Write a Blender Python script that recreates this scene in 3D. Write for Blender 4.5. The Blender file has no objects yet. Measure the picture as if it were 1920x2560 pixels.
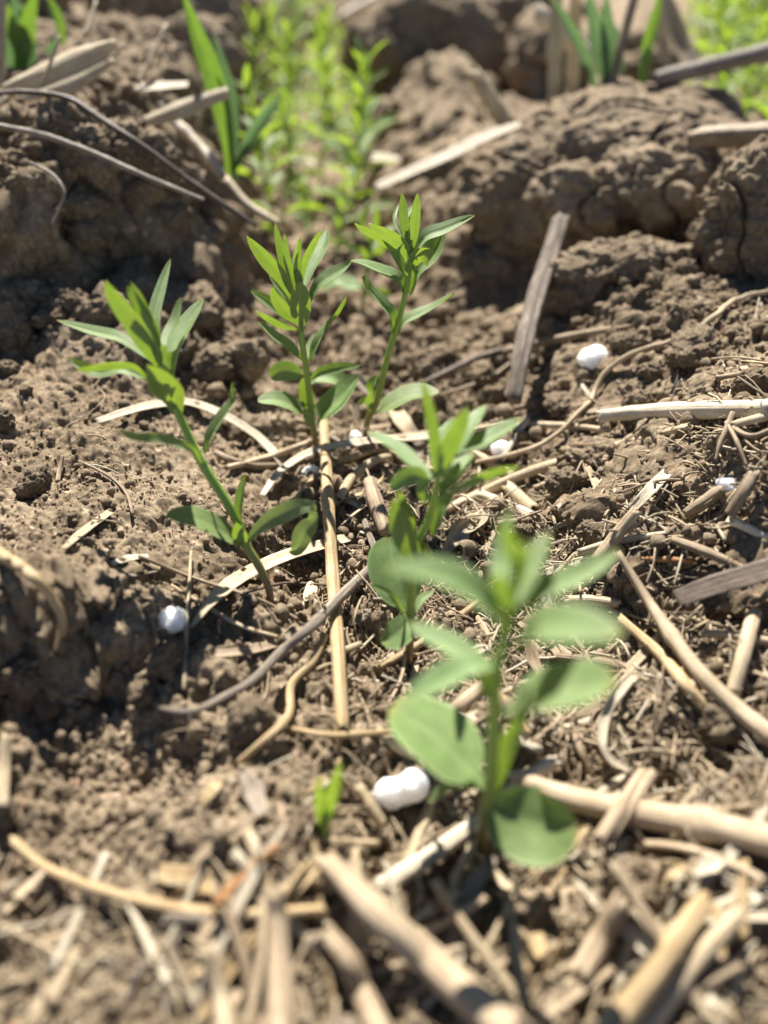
import bpy, bmesh, math, random
import numpy as np
from mathutils import Vector

# ------------------------------------------------------------------ camera, sky, sun, exposure
S = 0.01                                   # everything below is written in centimetres
CAM_H, PITCH, FPX = 9.5, math.radians(36.0), 1925.0
CP, SP = math.cos(PITCH), math.sin(PITCH)
CAM = np.array([0.0, 0.0, CAM_H])
scene = bpy.context.scene
col = scene.collection
cd = bpy.data.cameras.new("camera")
cam = bpy.data.objects.new("camera", cd); col.objects.link(cam)
cam.location = (0, 0, CAM_H * S)
cam.rotation_euler = (math.radians(90) - PITCH, 0, 0)
cd.sensor_fit = 'VERTICAL'; cd.sensor_height = 36.0; cd.sensor_width = 27.0
cd.lens = 36.0 * FPX / 2560.0
cd.clip_start = 0.002; cd.clip_end = 200.0
cd.dof.use_dof = True
cd.dof.focus_distance = 0.138
cd.dof.aperture_fstop = cd.lens / 3.2
cd.dof.aperture_blades = 0
scene.camera = cam

SUN_EL, SUN_AZ = math.radians(52.0), math.radians(-9.0)     # azimuth from +Y, negative = left
sun_dir = Vector((math.sin(SUN_AZ) * math.cos(SUN_EL), math.cos(SUN_AZ) * math.cos(SUN_EL), math.sin(SUN_EL)))
world = bpy.data.worlds.new("World"); scene.world = world
world.use_nodes = True
wn = world.node_tree
sky = wn.nodes.new('ShaderNodeTexSky'); sky.sky_type = 'NISHITA'; sky.sun_disc = False
sky.sun_elevation = SUN_EL; sky.sun_rotation = SUN_AZ
sky.air_density = 0.6; sky.dust_density = 0.25; sky.ozone_density = 0.6; sky.altitude = 1500.0
bg = wn.nodes['Background']; bg.inputs['Strength'].default_value = 0.05
wn.links.new(sky.outputs[0], bg.inputs['Color'])
sl = bpy.data.lights.new("sun", 'SUN'); sl.energy = 5.0; sl.angle = math.radians(0.53); sl.color = (1.0, 0.945, 0.86)
so = bpy.data.objects.new("sun", sl); col.objects.link(so)
so.rotation_euler = (-sun_dir).to_track_quat('-Z', 'Y').to_euler()
scene.view_settings.view_transform = 'Standard'; scene.view_settings.look = 'None'
scene.view_settings.exposure = 1.56; scene.view_settings.gamma = 1.0
try:
    scene.cycles.max_bounces = 8; scene.cycles.use_denoising = True
except Exception:
    pass

# ------------------------------------------------------------------ numeric noise
def _h(i, j, k, seed):
    n = (i.astype(np.int64) * 374761393 + j.astype(np.int64) * 668265263 + k.astype(np.int64) * 2147483647 + seed * 1274126177) & 0x7fffffff
    n = ((n ^ (n >> 13)) * 1274126177) & 0x7fffffff
    n = ((n ^ (n >> 16)) * 668265263) & 0x7fffffff
    return (n ^ (n >> 15))
def _r(i, j, k, seed):
    return (_h(i, j, k, seed) & 0xffff) / 65535.0
def vnoise(x, y, z=None, seed=0):
    """smooth value noise in -1..1"""
    xi = np.floor(x); yi = np.floor(y)
    fx = x - xi; fy = y - yi
    fx = fx*fx*fx*(fx*(fx*6-15)+10); fy = fy*fy*fy*(fy*(fy*6-15)+10)
    i = xi.astype(np.int64); j = yi.astype(np.int64)
    if z is None:
        k = np.zeros_like(i)
        a = _r(i, j, k, seed)*(1-fx) + _r(i+1, j, k, seed)*fx
        b = _r(i, j+1, k, seed)*(1-fx) + _r(i+1, j+1, k, seed)*fx
        return (a*(1-fy) + b*fy)*2-1
    zi = np.floor(z); fz = z - zi; fz = fz*fz*fz*(fz*(fz*6-15)+10); k = zi.astype(np.int64)
    out = 0
    for dk, wz in ((0, 1-fz), (1, fz)):
        a = _r(i, j, k+dk, seed)*(1-fx) + _r(i+1, j, k+dk, seed)*fx
        b = _r(i, j+1, k+dk, seed)*(1-fx) + _r(i+1, j+1, k+dk, seed)*fx
        out = out + (a*(1-fy) + b*fy)*wz
    return out*2-1
def fbm(x, y, z=None, seed=0, oct=4, gain=0.5):
    s = 0; a = 1.0; f = 1.0
    for o in range(oct):
        if z is None:
            s = s + a*vnoise(x*f*0.995 + y*f*0.31, y*f*0.98 - x*f*0.29, None, seed+o)
        else:
            s = s + a*vnoise(x*f + 0.3*y*f, y*f - 0.27*x*f, z*f + 0.21*x*f, seed+o)
        a *= gain; f *= 2.03
    return s
def worley(x, y, seed, z=None):
    """F1 distance and a random number of the nearest cell"""
    i = np.floor(x).astype(np.int64); j = np.floor(y).astype(np.int64)
    best = np.full(x.shape, 9.0); rid = np.zeros(x.shape)
    ks = (0,) if z is None else (-1, 0, 1)
    k = np.zeros_like(i) if z is None else np.floor(z).astype(np.int64)
    for di in (-1, 0, 1):
        for dj in (-1, 0, 1):
            for dk in ks:
                a, b, c = i+di, j+dj, k+dk
                d = (a + _r(a, b, c, seed) - x)**2 + (b + _r(a, b, c, seed+7) - y)**2
                if z is not None: d = d + (c + _r(a, b, c, seed+13) - z)**2
                m = d < best
                best = np.where(m, d, best); rid = np.where(m, _r(a, b, c, seed+29), rid)
    return np.sqrt(best), rid
def sst(a, b, x):
    t = np.clip((x-a)/(b-a), 0, 1); return t*t*(3-2*t)

# ------------------------------------------------------------------ the lie of the land (cm)
def furrow_x(y):
    return 1.3 - 0.115*(np.minimum(y, 48.0) - 5.6)
def base_h(x, y):
    wx = x + 0.7*vnoise(x*0.45, y*0.45, None, 5) + 0.25*vnoise(x*1.3, y*1.3, None, 6)
    wy = y + 0.8*vnoise(x*0.42+9, y*0.42, None, 8) + 0.3*vnoise(x*1.25, y*1.25+4, None, 9)
    u = wx - furrow_x(wy)
    uL = -u
    h = 0.22*sst(0.8, 3.2, uL) + 0.18*sst(1.5, 4.0, uL)
    # left terrace with a steep near edge
    h = h + 1.25*sst(2.8, 6.0, uL)*sst(6.6, 9.6, wy + 0.10*(uL-4)) + 0.07*np.clip(uL-4.0, 0, 8)*sst(7, 9, wy)
    h = h + 1.5*np.exp(-((wx+6.9)**2/3.6 + (wy-7.4)**2/2.0))
    # left rear bank with a steep face
    h = h + (3.3*sst(0.0, 1.0, (wy - 17.4 - 0.75*np.clip(8.5-uL, 0, 8))/2.0) + 1.1*sst(20.0, 31.0, wy))*sst(3.2, 6.2, uL)
    # right bank
    h = h + 2.9*sst(1.3, 7.8, u)*(0.28 + 0.72*sst(5.5, 12.5, wy)) + 0.8*sst(2.4, 3.4, u)*sst(9.5, 10.6, wy)*(1-sst(12.0, 15.0, wy))*0.6
    h = h + 1.4*sst(1.2, 4.0, u)*sst(23.0, 28.0, wy) - 0.8*np.exp(-((wx-6.0)**2/9.0 + (wy-22.2)**2/3.0)) - 2.6*sst(5.5, 9.0, u)*sst(26.0, 30.0, wy)*(1-sst(60, 90, wy))
    # far banks and rolls
    h = h + 1.5*sst(1.5, 5.5, u)*sst(36, 46, wy) + 1.6*vnoise(x*0.07+3, y*0.07, None, 31)*sst(28, 60, y)
    h = h + 0.006*np.clip(y-60, 0, 600)
    return h
def height(x, y, detail=None):
    x = np.asarray(x, float); y = np.asarray(y, float)
    h = base_h(x, y)
    d = np.sqrt(x*x + y*y + 60.0) if detail is None else detail
    u = x - furrow_x(y)
    smooth = sst(2.6, 4.5, -u)*sst(8.0, 9.5, y)*(1-sst(14.0, 17.0, y))        # the fine lit soil of the left terrace
    rough = (1.0 - 0.72*smooth)*(1 - 0.55*sst(1.5, 3.5, u)*sst(10.5, 13.0, y)*(1-sst(26, 32, y)))
    wx = x + 0.22*vnoise(x*2.1, y*2.1, None, 41); wy = y + 0.22*vnoise(x*2.1, y*2.1+7, None, 42)
    h = h + 0.26*rough*fbm(x*0.55, y*0.55, None, 50, 3)
    d1, r1 = worley(wx/1.5, wy/1.5, 60)
    h = h + rough*0.42*(0.15+r1)*np.sqrt(np.clip(1-(d1/0.62)**2, 0, 1))*np.where(r1 > 0.35, 1, 0.25)
    wx = x + 0.07*vnoise(x*6, y*6, None, 43); wy = y + 0.07*vnoise(x*6, y*6+7, None, 44)
    d2, r2 = worley(wx/0.52, wy/0.52, 70)
    h = h + (0.08+0.92*rough)*0.22*(0.05+r2)*np.sqrt(np.clip(1-(d2/0.62)**2, 0, 1))
    d3, r3 = worley(x/0.2, y/0.2, 80)
    f3 = 1 - sst(30, 60, d)
    h = h + f3*(0.05+0.06*rough)*(0.1+r3)*np.sqrt(np.clip(1-(d3/0.62)**2, 0, 1))
    d4, r4 = worley(x/0.085, y/0.085, 90)
    f4 = 1 - sst(18, 30, d)
    h = h + f4*0.05*(0.15+r4)*np.sqrt(np.clip(1-(d4/0.65)**2, 0, 1))
    h = h + 0.05*fbm(x*4.5, y*4.5, None, 95, 4, 0.62)*f3 + 0.02*fbm(x*4.5, y*4.5, None, 95, 2)*(1-f3)
    return h
def hgt(x, y):
    return float(height(np.array([x]), np.array([y]))[0])

# ------------------------------------------------------------------ where a sight line meets the land
def ray(px, py):
    a = (px-960.0)/FPX; v = (py-1280.0)/FPX
    return np.array([a, CP - v*SP, -SP - v*CP])            # length 1 along the optical axis
_T = np.geomspace(3.5, 320, 1500)
def on_ground(px, py):
    d = ray(px, py)
    P = CAM + _T[:, None]*d
    below = P[:, 2] < height(P[:, 0], P[:, 1])
    k = int(np.argmax(below)) if below.any() else len(_T)-1
    return P[k], _T[k]
def at_y(px, py, y):
    d = ray(px, py); t = y/d[1]
    return CAM + t*d, t

# ------------------------------------------------------------------ mesh helpers
def mesh_obj(name, V, F, mat, parent=None, uv=None, loc=None, smooth=True):
    V = np.asarray(V, float)
    if loc is None:
        loc = np.zeros(3) if parent is not None else np.array([V[:, 0].mean(), V[:, 1].mean(), V[:, 2].min()])
    if parent is not None:
        off = np.array(parent.location)/S
        q = parent.parent
        while q is not None:
            off = off + np.array(q.location)/S; q = q.parent
        loc = np.zeros(3); L = V - off
    else:
        L = V - loc
    me = bpy.data.meshes.new(name)
    me.vertices.add(len(V)); me.vertices.foreach_set("co", (L*S).astype(np.float32).ravel())
    if isinstance(F, np.ndarray):
        n, k = F.shape
        me.loops.add(n*k); me.loops.foreach_set("vertex_index", F.astype(np.int32).ravel())
        me.polygons.add(n); me.polygons.foreach_set("loop_start", np.arange(0, n*k, k, dtype=np.int32))
        idx = F.ravel()
    else:
        flat = [i for f in F for i in f]; ls = []; c = 0
        for f in F: ls.append(c); c += len(f)
        me.loops.add(len(flat)); me.loops.foreach_set("vertex_index", np.array(flat, np.int32))
        me.polygons.add(len(F)); me.polygons.foreach_set("loop_start", np.array(ls, np.int32))
        idx = np.array(flat)
    if uv is not None:
        ul = me.uv_layers.new(name="UVMap")
        ul.data.foreach_set("uv", np.asarray(uv, np.float32)[idx].ravel())
    me.update(calc_edges=True); me.validate()
    if smooth: me.polygons.foreach_set("use_smooth", np.ones(len(me.polygons), dtype=bool))
    me.materials.append(mat)
    o = bpy.data.objects.new(name, me); col.objects.link(o)
    o.location = tuple(np.asarray(loc)*S)
    if parent is not None: o.parent = parent
    return o
def tag(o, label=None, cat=None, group=None, kind=None):
    if label: o["label"] = label
    if cat: o["category"] = cat
    if group: o["group"] = group
    if kind: o["kind"] = kind
    return o
def empty(name, loc):
    o = bpy.data.objects.new(name, None); col.objects.link(o); o.location = tuple(np.asarray(loc)*S); o.empty_display_size = 0.003
    return o
def spline(C, n):
    C = np.asarray(C, float)
    if len(C) == 2:
        t = np.linspace(0, 1, n)[:, None]; return C[0]*(1-t) + C[1]*t
    seg = np.linalg.norm(np.diff(C[:, :3], axis=0), axis=1) + 1e-9
    k = np.concatenate([[0], np.cumsum(np.sqrt(seg))]); k /= k[-1]
    M = np.zeros_like(C)
    for i in range(len(C)):
        if i == 0: M[i] = (C[1]-C[0])/(k[1]-k[0])
        elif i == len(C)-1: M[i] = (C[-1]-C[-2])/(k[-1]-k[-2])
        else: M[i] = (C[i+1]-C[i-1])/(k[i+1]-k[i-1])
    out = []
    for t in np.linspace(0, 1, n):
        i = min(np.searchsorted(k, t, side='right')-1, len(C)-2); i = max(i, 0)
        L = k[i+1]-k[i]; s = (t-k[i])/L
        out.append((2*s**3-3*s**2+1)*C[i] + (s**3-2*s**2+s)*L*M[i] + (-2*s**3+3*s**2)*C[i+1] + (s**3-s**2)*L*M[i+1])
    return np.array(out)
def frames(P, hint=None):
    T = np.gradient(P, axis=0); T /= np.linalg.norm(T, axis=1)[:, None] + 1e-12
    h = np.array([0.13, 0.21, 1.0]) if hint is None else np.asarray(hint, float)
    N = []
    n = h - T[0]*np.dot(h, T[0])
    if np.linalg.norm(n) < 1e-3: n = np.array([1.0, 0.2, 0.1]) - T[0]*np.dot([1.0, 0.2, 0.1], T[0])
    for t in T:
        n = n - t*np.dot(n, t); n = n/(np.linalg.norm(n)+1e-12); N.append(n.copy())
    N = np.array(N); B = np.cross(T, N)
    return T, N, B
def tube(P, R, sides=12, rng=None, ell=1.0, ridges=0.06, hollow=True, nodes=(), lumps=0.0, hint=None):
    """closed stalk: fluted skin, swollen nodes and a hollow or blunt cut at each end -> V, F, uv (uv in cm)"""
    rng = rng or random
    P = np.asarray(P, float); R = np.asarray(R, float)
    n = len(P); T, N, B = frames(P, hint)
    L = np.concatenate([[0], np.cumsum(np.linalg.norm(np.diff(P, axis=0), axis=1))])
    th = np.arange(sides)/sides*2*math.pi
    rid = 1 + np.array([rng.uniform(-ridges, ridges) for _ in range(sides)])
    Rm = R.copy()
    for s in nodes:
        Rm = Rm*(1 + 0.28*np.exp(-((L - s*L[-1])/(R.mean()*1.1))**2))
    V = []; UV = []
    for i in range(n):
        rr = Rm[i]*rid*(1 + (np.array([rng.uniform(-lumps, lumps) for _ in th]) if lumps else 0))
        V.append(P[i] + (np.cos(th)*rr)[:, None]*N[i]*ell + (np.sin(th)*rr)[:, None]*B[i]/max(ell, .3)**0.5)
        UV += [(L[i], th[j]*R.mean()) for j in range(sides)]
    V = np.concatenate(V); F = []
    for i in range(n-1):
        for j in range(sides):
            a = i*sides+j; b = i*sides+(j+1) % sides
            F.append((a, b, b+sides, a+sides))
    V = list(V)
    for end in (0, n-1):
        ring = [end*sides+j for j in range(sides)]
        inw = T[0] if end == 0 else -T[-1]
        if hollow:
            for j in range(sides): V[ring[j]] = V[ring[j]] - inw*rng.uniform(-0.5, 0.9)*R[end]
        prev = ring
        steps = ((0.72, 0.0), (0.66, 2.2*R[end])) if hollow else ((0.7, -0.25*R[end]), (0.25, -0.35*R[end]))
        for f, dpt in steps:
            new = []
            for j in range(sides):
                V.append(P[end] + (V[ring[j]]-P[end])*f + inw*dpt); UV.append((L[end]+0.3, j*0.05)); new.append(len(V)-1)
            for j in range(sides):
                q = (prev[j], prev[(j+1) % sides], new[(j+1) % sides], new[j])
                F.append(q[::-1] if end == 0 else q)
            prev = new
        F.append(tuple(prev[::-1]) if end == 0 else tuple(prev))
    return np.array(V), F, np.array(UV)
def ribbon(P, W, thick=0.02, curl=0.25, hint=(0, -0.35, 1), m=6, roll=0.0, rng=None, ragged=0.0):
    """a dry flat blade with real thickness -> V, F, uv"""
    rng = rng or random
    P = np.asarray(P, float); n = len(P); T, N, B = frames(P, hint)
    L = np.concatenate([[0], np.cumsum(np.linalg.norm(np.diff(P, axis=0), axis=1))])
    rolls = np.linspace(roll[0], roll[1], n) if isinstance(roll, (tuple, list)) else np.full(n, roll)
    j = np.linspace(-1, 1, m); V = []; UV = []
    for sgn in (1, -1):
        for i in range(n):
            c, s = math.cos(rolls[i]), math.sin(rolls[i])
            b = B[i]*c + N[i]*s; nn = N[i]*c - B[i]*s
            w = W[i]*0.5*(1 + (rng.uniform(-ragged, ragged) if ragged else 0))
            tt = thick*0.5*(1-0.6*np.abs(j)**3)
            rib = 0.25*thick*np.cos(j*m*1.7)
            V.append(P[i] + (j*w)[:, None]*b + ((curl*w*(j*j-0.4)) + sgn*tt + rib)[:, None]*nn)
            UV += [(L[i], jj*w*1.6) for jj in j]
    V = np.concatenate(V); F = []; o = n*m
    for i in range(n-1):
        for k in range(m-1):
            a = i*m+k
            F.append((a, a+m, a+m+1, a+1)); F.append((o+a, o+a+1, o+a+m+1, o+a+m))
        F.append((i*m, o+i*m, o+i*m+m, i*m+m)); F.append((i*m+m-1, i*m+2*m-1, o+i*m+2*m-1, o+i*m+m-1))
    for k in range(m-1):
        F.append((k, k+1, o+k+1, o+k)); a = (n-1)*m+k; F.append((a, o+a, o+a+1, a+1))
    return V, F, np.array(UV)

# ------------------------------------------------------------------ materials
def nt(name):
    m = bpy.data.materials.new(name); m.use_nodes = True
    t = m.node_tree; b = t.nodes['Principled BSDF']
    return m, t, b
def nd(t, kind, **kw):
    n = t.nodes.new(kind)
    for k, v in kw.items():
        if k in n.inputs: n.inputs[k].default_value = v
        else: setattr(n, k, v)
    return n
def ramp(t, fac, stops):
    r = t.nodes.new('ShaderNodeValToRGB'); e = r.color_ramp.elements
    e[0].position, e[0].color = stops[0][0], (*stops[0][1], 1)
    e[1].position, e[1].color = stops[-1][0], (*stops[-1][1], 1)
    for p, c in stops[1:-1]:
        x = e.new(p); x.color = (*c, 1)
    t.links.new(fac, r.inputs[0]); return r
def soil_mat(name, dark, mid, light, bump=0.6, coords='Object'):
    m, t, b = nt(name)
    tc = nd(t, 'ShaderNodeTexCoord')
    n1 = nd(t, 'ShaderNodeTexNoise', Scale=45.0, Detail=6.0, Roughness=0.65); t.links.new(tc.outputs[coords], n1.inputs['Vector'])
    n2 = nd(t, 'ShaderNodeTexNoise', Scale=700.0, Detail=5.0, Roughness=0.7); t.links.new(tc.outputs[coords], n2.inputs['Vector'])
    mx = nd(t, 'ShaderNodeMath', operation='MULTIPLY_ADD'); mx.inputs[1].default_value = 0.55
    t.links.new(n2.outputs['Fac'], mx.inputs[0])
    m2 = nd(t, 'ShaderNodeMath', operation='MULTIPLY'); m2.inputs[1].default_value = 0.5
    t.links.new(n1.outputs['Fac'], m2.inputs[0]); t.links.new(m2.outputs[0], mx.inputs[2])
    r = ramp(t, mx.outputs[0], [(0.36, dark), (0.52, mid), (0.68, light)])
    # scattered mineral grains, pale or rusty
    vo = nd(t, 'ShaderNodeTexVoronoi', Scale=900.0); t.links.new(tc.outputs[coords], vo.inputs['Vector'])
    sp = nd(t, 'ShaderNodeSeparateColor'); t.links.new(vo.outputs['Color'], sp.inputs[0])
    gt = nd(t, 'ShaderNodeMath', operation='GREATER_THAN'); gt.inputs[1].default_value = 0.975; t.links.new(sp.outputs[0], gt.inputs[0])
    gr = ramp(t, sp.outputs[1], [(0.3, (0.42, 0.33, 0.24)), (0.9, (0.26, 0.16, 0.10))])
    mix = nd(t, 'ShaderNodeMix', data_type='RGBA'); t.links.new(gt.outputs[0], mix.inputs[0])
    t.links.new(r.outputs[0], mix.inputs[6]); t.links.new(gr.outputs[0], mix.inputs[7])
    t.links.new(mix.outputs[2], b.inputs['Base Color'])
    b.inputs['Roughness'].default_value = 0.95; b.inputs['Specular IOR Level'].default_value = 0.12
    n3 = nd(t, 'ShaderNodeTexNoise', Scale=1500.0, Detail=6.0, Roughness=0.75); t.links.new(tc.outputs[coords], n3.inputs['Vector'])
    bp = nd(t, 'ShaderNodeBump', Strength=bump, Distance=0.0006); t.links.new(n3.outputs['Fac'], bp.inputs['Height'])
    t.links.new(bp.outputs[0], b.inputs['Normal'])
    return m
M_SOIL = soil_mat("dry_soil", (0.092, 0.067, 0.042), (0.194, 0.149, 0.099), (0.345, 0.274, 0.190))
M_CLOD = soil_mat("clod_soil", (0.105, 0.077, 0.050), (0.212, 0.164, 0.110), (0.36, 0.287, 0.201), 0.9)
def straw_mat(name, dark, mid, light, speck=0.5, rough=0.6, through=0.0):
    dark, mid, light = [tuple(0.84*c for c in q) for q in (dark, mid, light)]
    m, t, b = nt(name)
    uv = nd(t, 'ShaderNodeUVMap'); oi = nd(t, 'ShaderNodeObjectInfo')
    mp = nd(t, 'ShaderNodeMapping'); mp.inputs['Scale'].default_value = (1.0, 62.0, 1.0); t.links.new(uv.outputs[0], mp.inputs['Vector'])
    ad = nd(t, 'ShaderNodeVectorMath', operation='ADD'); t.links.new(mp.outputs[0], ad.inputs[0])
    cb = nd(t, 'ShaderNodeCombineXYZ'); mu = nd(t, 'ShaderNodeMath', operation='MULTIPLY'); mu.inputs[1].default_value = 57.0
    t.links.new(oi.outputs['Random'], mu.inputs[0]); t.links.new(mu.outputs[0], cb.inputs[2]); t.links.new(cb.outputs[0], ad.inputs[1])
    n1 = nd(t, 'ShaderNodeTexNoise', Scale=1.0, Detail=5.0, Roughness=0.6); t.links.new(ad.outputs[0], n1.inputs['Vector'])
    mp2 = nd(t, 'ShaderNodeMapping'); mp2.inputs['Scale'].default_value = (2.0, 4.0, 1.0); t.links.new(uv.outputs[0], mp2.inputs['Vector'])
    ad2 = nd(t, 'ShaderNodeVectorMath', operation='ADD'); t.links.new(mp2.outputs[0], ad2.inputs[0]); t.links.new(cb.outputs[0], ad2.inputs[1])
    n2 = nd(t, 'ShaderNodeTexNoise', Scale=1.0, Detail=6.0, Roughness=0.7); t.links.new(ad2.outputs[0], n2.inputs['Vector'])
    av = nd(t, 'ShaderNodeMath', operation='ADD'); t.links.new(n1.outputs['Fac'], av.inputs[0]); t.links.new(n2.outputs['Fac'], av.inputs[1])
    hf = nd(t, 'ShaderNodeMath', operation='MULTIPLY'); hf.inputs[1].default_value = 0.5; t.links.new(av.outputs[0], hf.inputs[0])
    r = ramp(t, hf.outputs[0], [(0.36, dark), (0.5, mid), (0.62, light)])
    # dust and dark specks
    mp3 = nd(t, 'ShaderNodeMapping'); mp3.inputs['Scale'].default_value = (9.0, 16.0, 1.0); t.links.new(uv.outputs[0], mp3.inputs['Vector'])
    n3 = nd(t, 'ShaderNodeTexNoise', Scale=1.5, Detail=4.0, Roughness=0.7); t.links.new(mp3.outputs[0], n3.inputs['Vector'])
    g = ramp(t, n3.outputs['Fac'], [(0.56, (0, 0, 0)), (0.68, (speck, speck, speck))])
    mix = nd(t, 'ShaderNodeMix', data_type='RGBA'); t.links.new(g.outputs[0], mix.inputs[0]); t.links.new(r.outputs[0], mix.inputs[6])
    mix.inputs[7].default_value = (0.19, 0.135, 0.085, 1)
    hs = nd(t, 'ShaderNodeHueSaturation'); t.links.new(mix.outputs[2], hs.inputs['Color'])
    mr = nd(t, 'ShaderNodeMapRange'); mr.inputs[3].default_value = 0.8; mr.inputs[4].default_value = 1.15
    t.links.new(oi.outputs['Random'], mr.inputs[0]); t.links.new(mr.outputs[0], hs.inputs['Value'])
    t.links.new(hs.outputs[0], b.inputs['Base Color'])
    b.inputs['Roughness'].default_value = rough; b.inputs['Specular IOR Level'].default_value = 0.35
    bp = nd(t, 'ShaderNodeBump', Strength=0.8, Distance=0.0004); t.links.new(n1.outputs['Fac'], bp.inputs['Height']); t.links.new(bp.outputs[0], b.inputs['Normal'])
    if through:
        tr = nd(t, 'ShaderNodeBsdfTranslucent'); t.links.new(hs.outputs[0], tr.inputs['Color'])
        ms = nd(t, 'ShaderNodeMixShader'); ms.inputs[0].default_value = through
        t.links.new(b.outputs[0], ms.inputs[1]); t.links.new(tr.outputs[0], ms.inputs[2]); t.links.new(ms.outputs[0], t.nodes['Material Output'].inputs['Surface'])
    return m
M_PALE = straw_mat("pale_straw", (0.40, 0.30, 0.18), (0.56, 0.44, 0.28), (0.70, 0.60, 0.43))
M_GOLD = straw_mat("golden_straw", (0.36, 0.24, 0.11), (0.53, 0.38, 0.20), (0.66, 0.52, 0.31))
M_BROWN = straw_mat("brown_straw", (0.18, 0.125, 0.078), (0.33, 0.245, 0.155), (0.50, 0.395, 0.27))
M_PINK = straw_mat("pinkish_straw", (0.33, 0.235, 0.145), (0.51, 0.39, 0.255), (0.68, 0.55, 0.39))
M_GREY = straw_mat("weathered_straw", (0.16, 0.125, 0.095), (0.29, 0.24, 0.185), (0.47, 0.40, 0.32))
M_DARK = straw_mat("dark_twig", (0.06, 0.042, 0.03), (0.12, 0.085, 0.06), (0.23, 0.17, 0.125), 0.3, 0.5)
M_WHITE = straw_mat("bleached_straw", (0.50, 0.41, 0.28), (0.66, 0.57, 0.42), (0.78, 0.71, 0.57), 0.35)
M_HUSK = straw_mat("dry_husk", (0.58, 0.46, 0.29), (0.76, 0.65, 0.46), (0.90, 0.83, 0.67), 0.3, 0.6, 0.45)
M_ORANGE = straw_mat("orange_straw", (0.36, 0.15, 0.05), (0.50, 0.24, 0.09), (0.62, 0.36, 0.18), 0.2)
M_WOOD = straw_mat("weathered_wood", (0.06, 0.045, 0.034), (0.155, 0.122, 0.093), (0.36, 0.30, 0.24), 0.4, 0.75)
STRAW = dict(husk=M_HUSK, wood=M_WOOD, pale=M_PALE, gold=M_GOLD, brown=M_BROWN, pink=M_PINK, grey=M_GREY, dark=M_DARK, white=M_WHITE, orange=M_ORANGE)
def leaf_mat(name, face, rim, through, tfac=0.5):
    m, t, b = nt(name)
    uv = nd(t, 'ShaderNodeUVMap'); sp = nd(t, 'ShaderNodeSeparateXYZ'); t.links.new(uv.outputs[0], sp.inputs[0])
    ab = nd(t, 'ShaderNodeMath', operation='ABSOLUTE'); t.links.new(sp.outputs[1], ab.inputs[0])
    tc = nd(t, 'ShaderNodeTexCoord')
    n1 = nd(t, 'ShaderNodeTexNoise', Scale=420.0, Detail=5.0, Roughness=0.65); t.links.new(tc.outputs['Object'], n1.inputs['Vector'])
    f2 = tuple(c*0.72 for c in face)
    r = ramp(t, n1.outputs['Fac'], [(0.3, f2), (0.7, face)])
    e = ramp(t, ab.outputs[0], [(0.0, (0.35, 0.35, 0.35)), (0.10, (0, 0, 0)), (0.86, (0, 0, 0)), (0.97, (0.8, 0.8, 0.8))])
    mix = nd(t, 'ShaderNodeMix', data_type='RGBA'); t.links.new(e.outputs[0], mix.inputs[0]); t.links.new(r.outputs[0], mix.inputs[6]); mix.inputs[7].default_value = (*rim, 1)
    # dusty specks
    n2 = nd(t, 'ShaderNodeTexNoise', Scale=2600.0, Detail=3.0); t.links.new(tc.outputs['Object'], n2.inputs['Vector'])
    d = ramp(t, n2.outputs['Fac'], [(0.62, (0, 0, 0)), (0.72, (0.45, 0.45, 0.45))])
    mix2 = nd(t, 'ShaderNodeMix', data_type='RGBA'); t.links.new(d.outputs[0], mix2.inputs[0]); t.links.new(mix.outputs[2], mix2.inputs[6]); mix2.inputs[7].default_value = (0.36, 0.36, 0.24, 1)
    tp = ramp(t, sp.outputs[0], [(0.90, (0, 0, 0)), (1.0, (0.6, 0.6, 0.6))])
    mix3 = nd(t, 'ShaderNodeMix', data_type='RGBA'); t.links.new(tp.outputs[0], mix3.inputs[0]); t.links.new(mix2.outputs[2], mix3.inputs[6]); mix3.inputs[7].default_value = (0.36, 0.33, 0.12, 1)
    n4 = nd(t, 'ShaderNodeTexNoise', Scale=260.0, Detail=4.0, Roughness=0.7); t.links.new(tc.outputs['Object'], n4.inputs['Vector'])
    dd = ramp(t, n4.outputs['Fac'], [(0.56, (0, 0, 0)), (0.74, (0.35, 0.35, 0.35))])
    mix4 = nd(t, 'ShaderNodeMix', data_type='RGBA'); t.links.new(dd.outputs[0], mix4.inputs[0]); t.links.new(mix3.outputs[2], mix4.inputs[6]); mix4.inputs[7].default_value = (0.30, 0.26, 0.17, 1)
    oi = nd(t, 'ShaderNodeObjectInfo'); hs = nd(t, 'ShaderNodeHueSaturation'); t.links.new(mix4.outputs[2], hs.inputs['Color'])
    for k, (lo, hi) in (('Hue', (0.488, 0.508)), ('Value', (0.82, 1.12))):
        mr = nd(t, 'ShaderNodeMapRange'); mr.inputs[3].default_value = lo; mr.inputs[4].default_value = hi
        t.links.new(oi.outputs['Random'], mr.inputs[0]); t.links.new(mr.outputs[0], hs.inputs[k])
    t.links.new(hs.outputs[0], b.inputs['Base Color'])
    b.inputs['Roughness'].default_value = 0.6; b.inputs['Specular IOR Level'].default_value = 0.32
    bp = nd(t, 'ShaderNodeBump', Strength=0.25, Distance=0.0003); t.links.new(n1.outputs['Fac'], bp.inputs['Height']); t.links.new(bp.outputs[0], b.inputs['Normal'])
    tr = nd(t, 'ShaderNodeBsdfTranslucent'); tr.inputs['Color'].default_value = (*through, 1)
    tn = ramp(t, n1.outputs['Fac'], [(0.3, tuple(c*0.8 for c in through)), (0.7, through)]); t.links.new(tn.outputs[0], tr.inputs['Color'])
    ms = nd(t, 'ShaderNodeMixShader'); ms.inputs[0].default_value = tfac
    t.links.new(b.outputs[0], ms.inputs[1]); t.links.new(tr.outputs[0], ms.inputs[2])
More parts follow.
